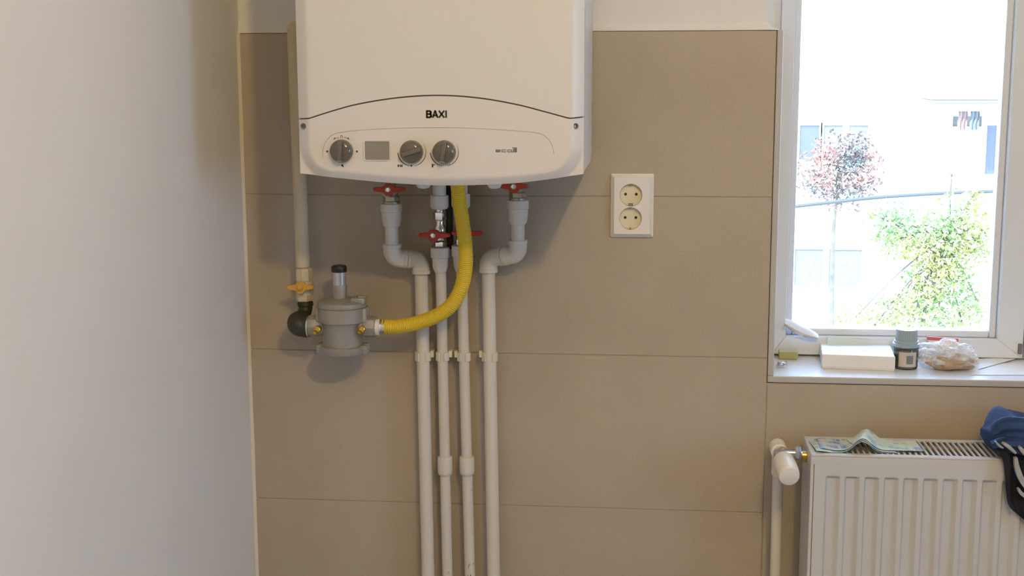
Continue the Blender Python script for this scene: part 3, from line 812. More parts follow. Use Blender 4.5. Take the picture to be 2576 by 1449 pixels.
# top grille with rolled front lip
gl = MB()
sx = at(2110, 1125, RY1+.02).x; sp = (at(2470, 1125, RY1+.05).x-at(2323, 1125, RY1+.05).x)/10.0
yb0, yb1 = RY1+.0125, RY0-.012
gl.box(RXL, RXR, RY1, yb0, RZ-.004, RZ); gl.box(RXL, RXR, yb1, RY0, RZ-.004, RZ)
gl.box(RXL, RXR, RY1, RY1+.003, RZ-.018, RZ-.004); gl.box(RXL, RXR, RY0-.003, RY0, RZ-.018, RZ-.004)
gl.box(RXL, RXL+.017, yb0, yb1, RZ-.002, RZ)
x = RXL+.017+.0052
while x < RXR-.012:
    gl.box(x, x+.0042, yb0, yb1, RZ-.004, RZ-.0002); x += .0098
gl.box(RXR-.012, RXR, yb0, yb1, RZ-.002, RZ)
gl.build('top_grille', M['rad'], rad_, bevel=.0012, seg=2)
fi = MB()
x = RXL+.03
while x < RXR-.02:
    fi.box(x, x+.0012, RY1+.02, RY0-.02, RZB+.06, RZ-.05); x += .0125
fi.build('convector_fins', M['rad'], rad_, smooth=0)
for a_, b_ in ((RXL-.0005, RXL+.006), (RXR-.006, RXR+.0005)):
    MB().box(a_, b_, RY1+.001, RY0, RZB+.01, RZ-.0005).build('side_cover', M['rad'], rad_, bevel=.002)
# thermostatic valve and its riser
tv = thing('radiator_valve', (at(1955, 1135, -.04).x, -.04, 0.0), 'white thermostatic radiator valve on its riser pipe left of the radiator', 'valve')
YV = -.045
top_ = at(1965, 1135, YV); r0 = at(1956, 1225, YV); r1 = at(1950.5, 1449, YV)
re_ = r0+(r1-r0)*3.0; re_.z = .02
MB().tube([Vector((r0.x, YV, top_.z)), r0, re_], .0097, 24).build('riser_pipe', M['ppr'], tv)
ct = at(1957, 1127, YV)
wb_ = MB(); wb_.lathe((ct.x, YV+.012, ct.z), (0, -1, 0), [(-.001, .010), (0, .0140), (.001, .0150), (.040, .0150), (.041, .0135)], 32)
wb_.lathe((r0.x, YV, ct.z), (0, 0, -1), [(0, .0120), (.048, .0120), (.052, .0105)], 28)
wb_.build('valve_elbow', M['trv'], tv)
mb_ = MB(); mb_.lathe((ct.x+.002, YV-.028, ct.z-.001), (0, -1, 0), [(0, .0125), (.004, .0140), (.014, .0140), (.016, .0120), (.026, .0120)], 28)
hexnut(mb_, (ct.x+.002, YV-.038, ct.z-.001), (0, -1, 0), .0158, .011, 6)
tlz = at(2010, 1140, -.09).z
mb_.tube([(ct.x+.004, -.092, tlz), (RXL-.0008, -.092, tlz)], .0075, 20); hexnut(mb_, (RXL-.021, -.092, tlz), (1, 0, 0), .0125, .010, 6)
mb_.build('chrome_body', M['chrome'], tv)
MB().lathe((RXL-.0088, -.092, tlz-.004), (1, 0, 0), [(0, .0105), (.0078, .0105)], 20).build('brass_tail', M['brass'], tv)
hc = at(1986, 1199, -.166); hs = at(1969, 1156, -.104)
ax = (hc-hs).normalized(); Lh = (hc-hs).length
hd = MB().lathe(hs, ax, [(0, .0135), (.001, .0170), (.008, .0192), (Lh*.5, .0200), (Lh*.80, .0194), (Lh-.004, .0184), (Lh-.001, .0176), (Lh, .0162), (Lh+.0004, .0)], 40)
hd.build('thermostat_head', M['trv'], tv, smooth=45)

# ------------------------------------------------------------------ banknotes on the radiator
def note_material(name, base, cols, seed):
    m = bpy.data.materials.new(name); m.use_nodes = True; nt = m.node_tree; b = nt.nodes['Principled BSDF']
    uv = nt.nodes.new('ShaderNodeUVMap'); uv.uv_map = 'UVMap'
    mp = nt.nodes.new('ShaderNodeMapping'); mp.inputs['Location'].default_value = (seed, seed*.7, 0); mp.inputs['Scale'].default_value = (4.5, 2.2, 1)
    nt.links.new(uv.outputs[0], mp.inputs[0])
    n = nt.nodes.new('ShaderNodeTexNoise'); n.inputs['Scale'].default_value = 1.0; n.inputs['Detail'].default_value = 3; nt.links.new(mp.outputs[0], n.inputs['Vector'])
    r = nt.nodes.new('ShaderNodeValToRGB'); el_ = r.color_ramp.elements
    ps = [.36, .43, .50, .57, .64]
    while len(el_) < 5: el_.new(.5)
    for e_, p_, c_ in zip(el_, ps, cols): e_.position = p_; e_.color = (*c_, 1)
    nt.links.new(n.outputs['Fac'], r.inputs['Fac'])
    w = nt.nodes.new('ShaderNodeTexWave'); w.inputs['Scale'].default_value = 5; w.inputs['Distortion'].default_value = 6; nt.links.new(uv.outputs[0], w.inputs['Vector'])
    mx = nt.nodes.new('ShaderNodeMixRGB'); mx.inputs[0].default_value = .25; mx.inputs[2].default_value = (*base, 1)
    m2 = nt.nodes.new('ShaderNodeMixRGB'); m2.inputs[1].default_value = (*base, 1); nt.links.new(r.outputs[0], m2.inputs[2])
    mr = nt.nodes.new('ShaderNodeMapRange'); mr.inputs[3].default_value = .7; mr.inputs[4].default_value = 1.0; nt.links.new(w.outputs['Fac'], mr.inputs[0]); nt.links.new(mr.outputs[0], m2.inputs[0])
    nt.links.new(m2.outputs[0], b.inputs['Base Color']); b.inputs['Roughness'].default_value = .4
    return m
pale = (.62, .68, .60)
NM = [note_material('note_blue_violet', pale, [(.05, .10, .34), (.20, .36, .66), (.60, .62, .36), (.55, .38, .72), (.10, .30, .46)], 1.3),
      note_material('note_pale_green', pale, [(.28, .46, .50), (.52, .66, .52), (.68, .74, .56), (.56, .68, .66), (.22, .38, .60)], 4.1),
      note_material('note_cyan', pale, [(.08, .30, .46), (.30, .56, .66), (.58, .68, .42), (.28, .44, .68), (.12, .34, .38)], 7.7)]
def banknote(cx, cy, ang, L, Wd, hfun, m, label, zoff):
    nU, nV = 60, 14; mb = MB(); P = []; uvs = []
    for i in range(nV+1):
        row = []
        for j in range(nU+1):
            u, v = j/nU, i/nV; lx, ly = (u-.5)*L, (v-.5)*Wd
            x = cx+lx*math.cos(ang)-ly*math.sin(ang); y = cy+lx*math.sin(ang)+ly*math.cos(ang)
            row.append(Vector((x, y, RZ+.0006+zoff+hfun(x, y))))
        P.append(row)
    mb.grid(P, (0, 0, -.0003)); o = mb.build('banknote', m, smooth=60)
    uvl = o.data.uv_layers.new(name='UVMap'); N = (nU+1)*(nV+1)
    for lp in o.data.loops:
        k_ = lp.vertex_index % N; uvl.data[lp.index].uv = ((k_ % (nU+1))/nU, (k_//(nU+1))/nV)
    tag(o, label, 'banknote', 'banknotes on the radiator'); return o
xpk = at(2178, 1110, -.10).x
def wave(x, y):
    d = x-xpk-(y+.09)*.25
    up = .0200*math.exp(-(d/.019)**2)
    lf = .0035*math.exp(-((d+.075)/.020)**2)
    return up + lf
def hang(x, y):   # the left end droops a little over the front lip
    h = wave(x, y); o = max(0, RY1-y); return h
nx0 = at(2150, 1130, -.10).x
banknote(nx0-.004, -.103, .06, .140, .072, lambda x, y: wave(x, y), NM[2], 'lowest banknote of the humped pile, cyan edge over the grille lip', .0)
banknote(nx0+.002, -.100, -.04, .128, .066, lambda x, y: wave(x, y), NM[0], 'blue and violet banknote lying on top at the left of the pile', .0016)
banknote(nx0+.052, -.096, .02, .120, .064, lambda x, y: wave(x, y)*1.0, NM[1], 'pale green banknote reaching furthest right on the grille', .0032)

# ------------------------------------------------------------------ jacket over the radiator
M['blue'] = mat('blue_cloth', (0.035, 0.085, 0.23), 0.8, col2=(.016, .04, .12), noise_scale=18, bump=.4, bump_scale=400)
M['navy'] = mat('navy_cloth', (0.013, 0.018, 0.038), 0.85, col2=(.008, .01, .02), noise_scale=20, bump=.4, bump_scale=400)
M['stripe'] = mat('pale_stripe', (0.42, 0.42, 0.43), 0.8, noise_amt=.2, noise_scale=60)
jk = thing('jacket', (1.43, -.09, RZ), 'blue jacket with navy sleeve and pale stripes thrown over the radiator', 'jacket')
# bundle: a folded roll lying along the top
P = []; nA, nL = 48, 44
c0 = at(2484, 1085, -.10); 
for i in range(nL+1):
    u = i/nL; x = c0.x-.006 + .26*u
    env = math.sqrt(max(.0004, 1-(1-min(1, u/.13))**2)) if u < .2 else (1 if u < .9 else math.cos((u-.9)/.1*PI/2*.9))
    row = []
    for j in range(nA):
        a_ = 2*PI*j/nA
        ry = .066*env; rz = (.030+.004*math.sin(u*9+2))*max(.25, env)
        ca, sa = math.cos(a_), math.sin(a_)
        ca = math.copysign(abs(ca)**.85, ca); sa = math.copysign(abs(sa)**.85, sa)
        yy = -.098+ry*ca; z_ = RZ+.0335+rz*sa
        p = Vector((x, yy, z_))
        f_ = noise.noise(Vector((x*16+yy*10, yy*20, z_*26)))*.012 + .006*math.sin(a_*5+u*16)
        p += Vector((0, ca, sa))*f_*env
        p.x += .006*math.sin(a_+1.2)*(1-u) - .004*max(0, sa)*(1-u)
        p.z = max(p.z, RZ+.0012)
        row.append(p)
    P.append(row+[row[0]])
bm_ = MB(); bm_.grid(P); bm_.add(P[0][:-1], [tuple(range(nA))]); bm_.add(P[-1][:-1], [tuple(range(nA))])
bm_.build('folded_body', M['blue'], jk, smooth=70)
# crumpled folds over it
def fold(pts, wds, m, name, thick=.006):
    q = smooth_path(pts, 10); n_ = len(q); P = []
    for i, p in enumerate(q):
        t_ = i/(n_-1); k_ = t_*(len(wds)-1); a_ = int(min(k_, len(wds)-2)); w = wds[a_]+(wds[a_+1]-wds[a_])*(k_-a_)
        d = (q[min(i+1, n_-1)]-q[max(i-1, 0)]).normalized(); s = d.cross(Vector((0, -1, 0)))
        if s.length < .3: s = Vector((1, 0, 0))
        s.normalize(); row = []
        for j in range(13):
            v_ = j/12-.5
            o__ = Vector((0, -1, 0))*(.006*math.cos(v_*PI)+.003*math.sin(v_*14+i*.15))
            row.append(p+s*w*v_+o__)
        P.append(row)
    return MB().grid(P, (0, thick, 0)).build(name, m, jk, smooth=70)
fold([at(2497, 1088, -.166), at(2530, 1075, -.172), at(2585, 1082, -.172), at(2650, 1100, -.170)], [.020, .036, .040, .040], M['blue'], 'upper_fold', .004)
fold([at(2496, 1122, -.158), at(2530, 1118, -.170), at(2600, 1130, -.174), at(2680, 1150, -.172)], [.014, .026, .030, .034], M['blue'], 'lower_fold', .004)
# hanging sleeve in front of the panel
ol_ = [(2508, 1132), (2526, 1160), (2531, 1200), (2534, 1240), (2541, 1275), (2560, 1296), (2600, 1326), (2650, 1340)]
orr = [(2720, 1120), (2720, 1160), (2720, 1200), (2720, 1240), (2720, 1290), (2720, 1330), (2720, 1350), (2720, 1356)]
P = []
nI = 40
L_ = smooth_path([at(x, y, -.172) for x, y in ol_], 6); R_ = smooth_path([at(x, y, -.172) for x, y in orr], 6)
for i, (a_, b_) in enumerate(zip(L_, R_)):
    row = []
    for j in range(nI+1):
        v_ = j/nI; p = a_.lerp(b_, v_)
        p.y = -.160 - .010*math.sin(min(1, v_*8)*PI/2) - .006*math.sin(v_*17+i*.12) - .004*math.sin(v_*31+i*.05)
        row.append(p)
    P.append(row)
sleeve = MB().grid(P, (0, .005, 0)).build('hanging_sleeve', M['navy'], jk, smooth=70)
def stripe(pts, w):
    q = smooth_path([at(x, y, -.186) for x, y in pts], 8); P = []
    for i, p in enumerate(q):
        d = (q[min(i+1, len(q)-1)]-q[max(i-1, 0)]).normalized(); s = Vector((-d.z, 0, d.x)); t_ = i/(len(q)-1); ww = w*(.35+.65*math.sin(PI*(.1+.8*t_)))
        P.append([p-s*ww/2, p+Vector((0, -.001, 0)), p+s*ww/2])
    MB().grid(P, (0, .0095, 0)).build('stripe', M['stripe'], jk, smooth=60)
stripe([(2524, 1116), (2540, 1126), (2556, 1141)], .006)
stripe([(2506, 1112), (2514, 1122), (2524, 1128)], .0035)
stripe([(2556, 1152), (2560, 1178), (2570, 1205), (2590, 1235), (2620, 1262)], .009)
stripe([(2564, 1124), (2578, 1140), (2600, 1160)], .007)
stripe([(2563, 1230), (2570, 1242), (2590, 1256), (2620, 1274)], .006)

# ------------------------------------------------------------------ things on the sill
SZ = WZ0
def onsill(x, y): return atz(x, y, SZ)
# white box
p0 = onsill(2068, 927); p1 = onsill(2250, 934)
bw = thing('cardboard_box', ((p0.x+p1.x)/2, (p0.y+p1.y)/2+.03, SZ), 'flat white cardboard box on the sill left of the jar', 'box')
ang = math.atan2(p1.y-p0.y, p1.x-p0.x); Lb = (p1-p0).length; T = Matrix.Translation((p0.x, p0.y, SZ)) @ Matrix.Rotation(ang, 4, 'Z')
hb_ = .0275; bdp = .122
M['card'] = mat('white_card', (.82, .80, .78), .5, noise_amt=.03)
MB().box(0, Lb, 0, bdp, 0, hb_-.004, T).build('box_tray', M['card'], bw, bevel=.0012)
lid = MB().box(-.0008, Lb+.0008, -.0008, bdp+.0008, .003, hb_, T).build('box_lid', M['card'], bw, bevel=.0015)
q = T @ Vector((Lb*.42, .022, hb_)); MB().box(q.x-.001, q.x+.001, q.y-.0012, q.y+.001, hb_+SZ-.0001, hb_+SZ+.0003).build('print_speck', M['line'], lid, smooth=0); q = T @ Vector((Lb*.62, .04, hb_)); MB().box(q.x-.004, q.x+.005, q.y-.002, q.y+.002, hb_+SZ-.0001, hb_+SZ+.0003).build('print_speck', M['line'], lid, smooth=0)
# pale sheet leaning behind the box
q0, q1 = at(2078, 846, .162), at(2184, 862, .162)
sh_ = MB(); sh_.prism([(q0.x, .150, SZ), (q1.x, .150, SZ), (q1.x+.002, .166, q0.z-.008), (q0.x+.004, .166, q0.z+.001)], (0, .0015, 0))
M['paleblue'] = mat('pale_cyan_card', (.66, .80, .80), .5, noise_amt=.04)
tag(sh_.build('card_sheet', M['paleblue'], smooth=0), 'pale cyan card leaning on the window frame behind the white box', 'card')
# jar
jc = onsill(2281, 930); jc.y += .016
jr = .0226
jar = thing('pill_jar', (jc.x, jc.y, SZ), 'small glass jar with a ribbed grey-blue screw cap on the sill', 'jar')
zt1 = at(2281, 868, jc.y).z-SZ; zt2 = at(2281, 828, jc.y).z-SZ
MB().lathe((jc.x, jc.y, SZ), (0, 0, 1), [(.0004, jr*.8), (.0015, jr*.95), (.004, jr), (zt1-.008, jr), (zt1-.003, jr*.93), (zt1, jr*.85)], 40).build('glass_body', M['jarglass'], jar)
M['powder'] = mat('beige_contents', (.55, .48, .38), .8, col2=(.42, .36, .28), noise_scale=90)
MB().lathe((jc.x, jc.y, SZ), (0, 0, 1), [(.003, jr*.86), (.005, jr*.93), (zt1-.010, jr*.93), (zt1-.006, jr*.8)], 32).build('contents', M['powder'], jar)
M['cap'] = mat('blue_grey_cap', (.36, .47, .54), .4, noise_amt=.1)
cpm = MB(); ng = 36; rr_ = []
ztop = zt2
prof = [(zt1-.002, jr*1.05, 0), (zt1+.004, jr*1.07, 0), (zt1+.0045, jr*.98, 0), (zt1+.009, jr*.97, 0), (zt1+.0095, jr*.90, 1), (ztop-.003, jr*.87, 1), (ztop, jr*.82, 0)]
seg = ng*4; vs = []; fs = []
for z_, r_, k_ in prof:
    for j in range(seg):
        a_ = 2*PI*j/seg; r2 = r_*(1-.045*k_*(1 if j % 4 < 2 else 0)); vs.append(Vector((jc.x+r2*math.cos(a_), jc.y+r2*math.sin(a_), SZ+z_)))
for i in range(len(prof)-1):
    for j in range(seg): fs.append((i*seg+j, i*seg+(j+1) % seg, (i+1)*seg+(j+1) % seg, (i+1)*seg+j))
fs.append(tuple((len(prof)-1)*seg+j for j in range(seg))); fs.append(tuple(range(seg))[::-1])
cpm.add(vs, fs); cpm.build('screw_cap', M['cap'], jar, smooth=30)
MB().lathe((jc.x, jc.y, SZ+zt1-.0045), (0, 0, 1), [(0, jr*.98), (.0003, jr*1.075), (.0022, jr*1.075), (.0025, jr*.98)], 40).build('cap_ring', mat('dark_teal_ring', (.06, .11, .12), .5, noise_amt=.1), jar)
def wrap(x0, x1, z0, z1, R, name, m, par):
    A = []
    for z_ in (z0, z1):
        A.append([Vector((jc.x+R*math.sin(a_), jc.y-R*math.cos(a_), SZ+z_)) for a_ in [x0+(x1-x0)*i/12 for i in range(13)]])
    return MB().grid(A, (0, .0004, 0)).build(name, m, par)
lb = wrap(-.75, .75, .006, zt1-.010, jr+.0006, 'paper_label', mat('cream_label', (.60, .55, .47), .6, noise_amt=.05), jar)
wrap(-.12, .42, .012, zt1-.016, jr+.0012, 'label_print', mat('grey_label_print', (.20, .23, .24), .6, noise_amt=.2, noise_scale=200), lb)
# plastic bag, crumpled, with a beige lump in it
def blob(c, sx, sy, sz, amp, freq, seed, sub=5, floor=SZ, crease=0):
    b = bmesh.new(); bmesh.ops.create_icosphere(b, subdivisions=sub, radius=1)
    for v in b.verts:
        p = v.co.copy(); n_ = noise.noise(p*freq+Vector((seed, 0, 0)))
        if crease: n_ -= crease*abs(noise.noise(p*freq*1.9+Vector((0, seed, 3))))
        q = p*(1+amp*n_); v.co = Vector((c.x+q.x*sx, c.y+q.y*sy, max(floor+.0006, c.z+q.z*sz)))
    vs = [v.co.copy() for v in b.verts]; fs = [tuple(v.index for v in f.verts) for f in b.faces]; b.free()
    return MB().add(vs, fs)
bl = onsill(2385, 934); bl.y += .014
M['beige'] = mat('beige_clay', (.50, .38, .25), .8, col2=(.40, .28, .18), noise_scale=70)
def bagmat():
    m = bpy.data.materials.new('clear_plastic_film'); m.use_nodes = True; nt = m.node_tree; b = nt.nodes['Principled BSDF']
    b.inputs['Base Color'].default_value = (.9, .92, .95, 1); b.inputs['Roughness'].default_value = .25
    tr = nt.nodes.new('ShaderNodeBsdfTransparent'); mx = nt.nodes.new('ShaderNodeMixShader'); lw = nt.nodes.new('ShaderNodeTexNoise'); lw.inputs['Scale'].default_value = 55
    tc = nt.nodes.new('ShaderNodeTexCoord'); nt.links.new(tc.outputs['Object'], lw.inputs['Vector'])
    mr = nt.nodes.new('ShaderNodeMapRange'); mr.inputs[1].default_value = .35; mr.inputs[2].default_value = .65; mr.inputs[3].default_value = .10; mr.inputs[4].default_value = .6
    nt.links.new(lw.outputs['Fac'], mr.inputs[0]); nt.links.new(mr.outputs[0], mx.inputs[0])
    nt.links.new(tr.outputs[0], mx.inputs[1]); nt.links.new(b.outputs[0], mx.inputs[2]); nt.links.new(mx.outputs[0], nt.nodes['Material Output'].inputs['Surface'])
    return m
M['film'] = bagmat()
bag = blob(Vector((bl.x+.004, bl.y+.018, SZ+.022)), .058, .040, .030, .34, 2.3, 8.4, crease=.8).build('plastic_bag', M['film'], smooth=25)
tag(bag, 'crumpled clear plastic bag with a beige lump inside, on the sill right of the jar', 'bag')
lump = blob(Vector((bl.x+.004, bl.y, SZ+.0150)), .046, .021, .0145, .40, 1.9, 3.1).build('contents', M['beige'], bag, smooth=80)
lump['label'] = 'beige lumpy contents'
# packet with red top behind the bag
k0, k1 = at(2333, 848, .152), at(2412, 853, .152)
pk = thing('paper_packet', ((k0.x+k1.x)/2, .115, SZ), 'white packet with red upper edge leaning on the frame behind the bag', 'packet')
MB().prism([(k0.x+.012, 0.136, SZ), (k1.x-.004, 0.136, SZ), (k1.x, 0.154, k1.z-.006), (k0.x+.001, 0.154, k0.z-.006)], (0, .004, 0)).build('packet_body', mat('white_packet', (.78, .72, .72), .5, noise_amt=.05), pk, bevel=.0008)
MB().prism([(k0.x+.001, 0.154, k0.z-.006), (k1.x, 0.154, k1.z-.006), (k1.x, 0.156, k1.z), (k0.x, 0.156, k0.z)], (0, .0042, 0)).build('red_band', mat('red_packet_band', (.62, .10, .12), .5, noise_amt=.08), pk)
# papers on the right
M['paper'] = mat('white_paper', (.84, .85, .87), .6, noise_amt=.02)
def sheet(pts, zoff, label):
    A = []; p = [onsill(*q) for q in pts]
    for i in range(9):
        v_ = i/8; row = []
        for j in range(17):
            u = j/16; a_ = p[0].lerp(p[1], u); b_ = p[3].lerp(p[2], u); q = a_.lerp(b_, v_)
            row.append(Vector((q.x, max(q.y, -.018), SZ+zoff+.0012*math.sin(u*3)*math.sin(v_*PI))))
        A.append(row)
    o = MB().grid(A, (0, 0, .0003)).build('paper_sheet', M['paper'], smooth=60); tag(o, label, 'paper', 'papers on the sill'); return o
sheet([(2440, 944), (2640, 944), (2660, 918), (2470, 912)], .0006, 'white paper along the sill front edge right of the bag')
sheet([(2462, 932), (2555, 906), (2520, 900), (2462, 906)], .0024, 'folded white paper corner behind the front sheet beside the bag')
# small yellow box and silver cap at the left end
y0_, y1_ = onsill(1938, 899), onsill(2006, 905)
yb_ = thing('match_box', ((y0_.x+y1_.x)/2, y0_.y, SZ), 'small yellow-green box on the sill against the left jamb', 'box')
yb_w = abs(y1_.x-y0_.x)
T = Matrix.Translation((y1_.x, y1_.y, SZ)) @ Matrix.Rotation(-.03, 4, 'Z')
MB().box(-.035, 0, 0, .020, .0005, .0145, T).build('box_sleeve', mat('yellow_green_card', (.50, .50, .22), .6, noise_amt=.08), yb_, bevel=.0008)
MB().box(-.034, .0012, .0015, .0185, .002, .0130, T).build('box_drawer', mat('grey_card', (.50, .56, .56), .6, noise_amt=.06), yb_, bevel=.0006)
MB().box(-.0345, -.0005, .001, .019, .0143, .0150, T).build('box_top', mat('cream_card', (.66, .68, .58), .6, noise_amt=.05), yb_)
sc0 = onsill(1964, 926); sc0.y += .008
sc0.x = max(sc0.x, TX1+.010)
cap_ = thing('metal_cap', (sc0.x, sc0.y, SZ), 'tiny silver metal fitting on the sill in front of the yellow-green box', 'fitting')
mc = MB(); mc.lathe((sc0.x, sc0.y, SZ+.0004), (0, 0, 1), [(0, .0075), (.004, .0080), (.005, .0060), (.010, .0058), (.0105, .004)], 20); mc.build('cap_body', M['chrome'], cap_)
mc = MB(); hexnut(mc, (sc0.x+.009, sc0.y, SZ+.008), (1, 0, 0), .0045, .004, 6); mc.lathe((sc0.x+.004, sc0.y, SZ+.008), (1, 0, 0), [(0, .003), (.006, .003)], 14); mc.build('side_nipple', M['zinc'], cap_)
# thin white scrap at the lower left of the casement
fpz = [(1972, 812), (1990, 822), (2012, 834), (2035, 842), (2056, 848)]
A = []
for i, (x_, y_) in enumerate(fpz):
    p = at(x_, y_, .160); w = [.008, .012, .012, .010, .004][i]
    A.append([p+Vector((0, -.004, -w*.6)), p+Vector((.001, -.008, 0)), p+Vector((.002, .000, w*.6)), p+Vector((.003, .009, w*.9))])
qs = list(zip(*A)); rows = [smooth_path(list(r), 6) for r in qs]
fl = MB().grid(rows, (0, .0005, 0)).build('white_sliver', M['paper'], smooth=60)
tag(fl, 'thin white scrap at the lower left corner of the casement', 'sliver')

# ------------------------------------------------------------------ outside
GZ = -4.2
struct(MB().box(-30, 40, WT+.5, 70, GZ-.5, GZ).build('ground', mat('pale_ground', (.55, .55, .5), .9, noise_amt=.2, noise_scale=.5), smooth=0))
FYD = 27.0
M['facade'] = mat('white_render', (.80, .80, .78), .9, noise_amt=.03, noise_scale=2)
M['fglass'] = mat('blue_grey_glazing', (.075, .075, .078), .25, noise_amt=.1, noise_scale=4)
M['curtain'] = mat('pale_curtain', (.14, .135, .11), .8, noise_amt=.15, noise_scale=8)
M['fframe'] = mat('white_window_frame', (.8, .8, .8), .6, noise_amt=.03)
bld = thing('apartment_building', (at(2250, 500, FYD).x, FYD, GZ), 'white apartment building across the yard seen through the window', 'building')
xa, xb = at(1700, 0, FYD).x, at(2900, 0, FYD).x
MB().box(xa, xb, FYD, FYD+8, GZ, at(2200, -700, FYD).z).build('facade_wall', M['facade'], bld, smooth=0)
def fwin(x0, y0, x1, y1, m, mull=()):
    a_, b_ = at(x0, y0, FYD), at(x1, y1, FYD)
    w = MB(); th = .05
    w.box(a_.x-.06, a_.x, FYD-.06, FYD+.02, b_.z-.06, a_.z+.06); w.box(b_.x, b_.x+.06, FYD-.06, FYD+.02, b_.z-.06, a_.z+.06)
    w.box(a_.x, b_.x, FYD-.06, FYD+.02, a_.z, a_.z+.06); w.box(a_.x, b_.x, FYD-.06, FYD+.02, b_.z-.06, b_.z)
    for mx_ in mull:
        q = at(mx_, y0, FYD).x; w.box(q-.07, q+.07, FYD-.055, FYD+.02, b_.z, a_.z)
    o = w.build('window_frame', M['fframe'], bld, smooth=0)
    MB().box(a_.x, b_.x, FYD-.02, FYD+.01, b_.z, a_.z).build('pane', m, o, smooth=0)
fwin(2000, 626, 2164, 720, M['curtain'], (2078,))
fwin(2012, 315, 2058, 402, M['fglass'], ())
fwin(2072, 315, 2180, 402, M['curtain'], (2128,))
ls = at(2010, 742, FYD-.2); le = at(2172, 748, FYD-.2)
MB().box(ls.x, le.x, FYD-.25, FYD+.01, ls.z-.04, ls.z+.04).build('window_ledge', M['fframe'], bld, smooth=0)
# loggia on the right with washing
b0 = at(2342, 268, FYD-1.2); b1 = at(2640, 268, FYD-1.2)
MB().box(b0.x, b1.x+.5, FYD-1.2, FYD+.01, b0.z+.02, b0.z+.13).build('balcony_slab', mat('grey_slab', (.13, .125, .11), .9, noise_amt=.08), bld, smooth=0)
MB().box(b0.x+.04, b1.x+.46, FYD-1.16, FYD-.01, b0.z+.14, b0.z+7).build('projecting_bay', M['facade'], bld, smooth=0)
fwin(2482, 315, 2500, 438, M['fglass'])
fwin(2396, 292, 2468, 318, M['curtain'])
M['wash_a'] = mat('pink_cloth', (.24, .15, .12), .9, noise_amt=.1); M['wash_b'] = mat('grey_cloth', (.14, .14, .125), .9, noise_amt=.1)
for i, (wx, m_, lab) in enumerate(((2412, M['wash_a'], 'pinkish washing hanging under the far balcony, left piece'), (2442, M['wash_b'], 'greyish washing hanging under the far balcony, right piece'))):
    a_ = at(wx, 280, FYD-.9); P = []
    for r_ in range(8):
        P.append([Vector((a_.x+.02*c_+.01*math.sin(r_), FYD-.9+.03*math.sin(c_*1.7+r_*.4), a_.z-.055*r_)) for c_ in range(10)])
    tag(MB().grid(P, (0, .01, 0)).build('washing', m_, smooth=60), lab, 'washing', 'washing across the yard')
# cable across the yard
cb = smooth_path([at(1960, 524, 14), at(2100, 508, 14), at(2230, 495, 14), at(2420, 484, 14), at(2620, 478, 14)], 6)
tag(MB().tube(cb, .022, 8).build('cable', mat('grey_cable', (.05, .05, .04), .7, noise_amt=.1)), 'grey cable strung across the yard outside', 'cable')

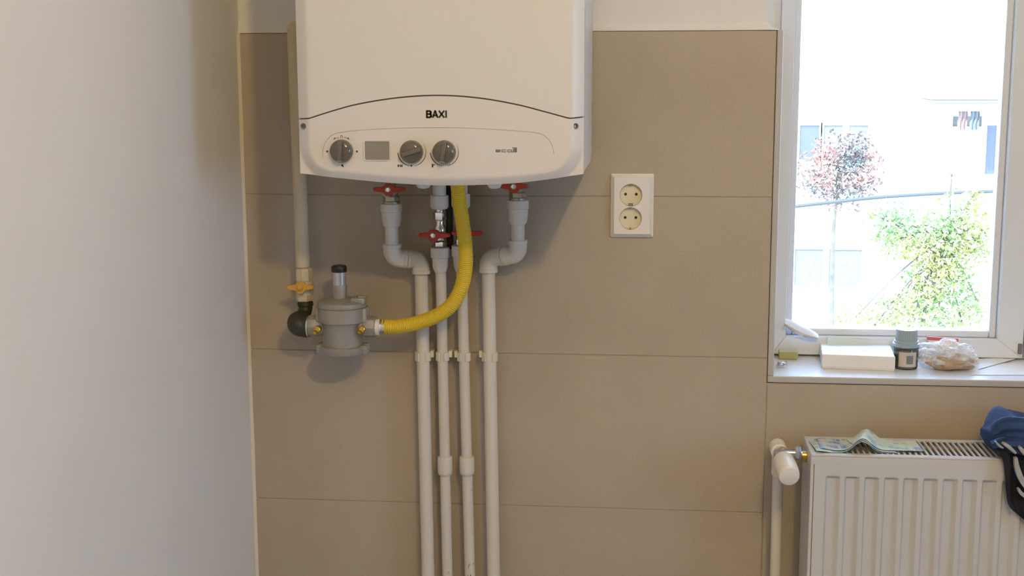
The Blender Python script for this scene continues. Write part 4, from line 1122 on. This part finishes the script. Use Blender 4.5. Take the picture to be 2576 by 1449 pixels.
def leaf_cloud(name, m, parent, centers, n, size, seed, Yd):
    rs = random.Random(seed); mb = MB()
    for i in range(n):
        c, r = rs.choices(centers, weights=[q[1]**2 for q in centers])[0]
        while True:
            d = Vector((rs.uniform(-1, 1), rs.uniform(-1, 1), rs.uniform(-1, 1)))
            if d.length < 1: break
        p = c + Vector((d.x*r, d.y*r*1.2, d.z*r)); s = size*rs.uniform(.6, 1.3)
        e_ = Vector((rs.uniform(-1, 1), rs.uniform(-1, 1), rs.uniform(-1, 1))).normalized(); f_ = e_.cross(Vector((rs.uniform(-1, 1), rs.uniform(-1, 1), rs.uniform(-1, 1)))).normalized(); g_ = e_.cross(f_)
        mb.add([p-e_*s, p+f_*s*.45+g_*s*.1, p+e_*s, p-f_*s*.45+g_*s*.1], [(0, 1, 2, 3)])
    return mb.build(name, m, parent, smooth=0)
def tree(name, Yd, spots, m, n, size, trunk, label, seed):
    cs = [(at(x, y, Yd), r*(1.45 if r > .1 else 1)) for x, y, r in spots]; base = at(trunk[0][0], trunk[0][1], Yd); base = Vector((base.x, Yd, GZ))
    t_ = thing(name, base, label, 'tree')
    leaf_cloud('foliage', m, t_, cs, n, size, seed, Yd)
    tb = MB(); q = [base] + [at(x, y, Yd) for x, y in trunk]
    tb.tube(smooth_path(q, 6), [(.045)*(1-.8*i/(6*(len(q)-1))) for i in range(6*(len(q)-1)+1)], 10)
    rs = random.Random(seed+1)
    top = q[-1]; midp = q[-2]
    for c, r in cs:
        s_ = midp.lerp(top, rs.random()); tb.tube(smooth_path([s_, s_.lerp(c, .5)+Vector((0, .05, .05)), c], 4), .009, 6)
    tb.build('trunk', mat('bark', (.14, .12, .08), .9, noise_amt=.3, noise_scale=8), t_)
    return t_
M['leaf_g'] = mat('green_yellow_leaves', (.15, .26, .08), .6, col2=(.30, .25, .06), noise_scale=1.7)
M['leaf_r'] = mat('reddish_leaves', (.27, .10, .06), .6, col2=(.09, .10, .08), noise_scale=2.5)
tree('green_tree', 11.0, [(2240, 560, .18), (2290, 570, .2), (2265, 600, .18), (2420, 545, .2), (2440, 575, .2), (2350, 620, .2), (2400, 620, .22), (2360, 690, .2), (2330, 730, .2), (2400, 700, .16), (2300, 790, .2), (2360, 800, .2), (2420, 810, .18), (2460, 760, .15), (2240, 780, .12), (2470, 620, .12), (2200, 540, .08), (2395, 438, .05), (2450, 490, .08), (2150, 800, .12), (2200, 820, .12)], M['leaf_g'], 6500, .030, [(2330, 1000), (2325, 800), (2370, 660), (2395, 560)], 'green and yellow leaved tree outside the window', 11)
tree('red_leaved_tree', 15.0, [(2095, 380, .2), (2150, 385, .2), (2180, 400, .15), (2040, 430, .2), (2100, 440, .25), (2160, 440, .22), (2060, 470, .18), (2120, 490, .2), (2180, 470, .12), (2160, 360, .14)], M['leaf_r'], 2200, .036, [(2090, 900), (2095, 620), (2105, 500), (2120, 420)], 'reddish leaved tree farther off at the left of the window view', 23)
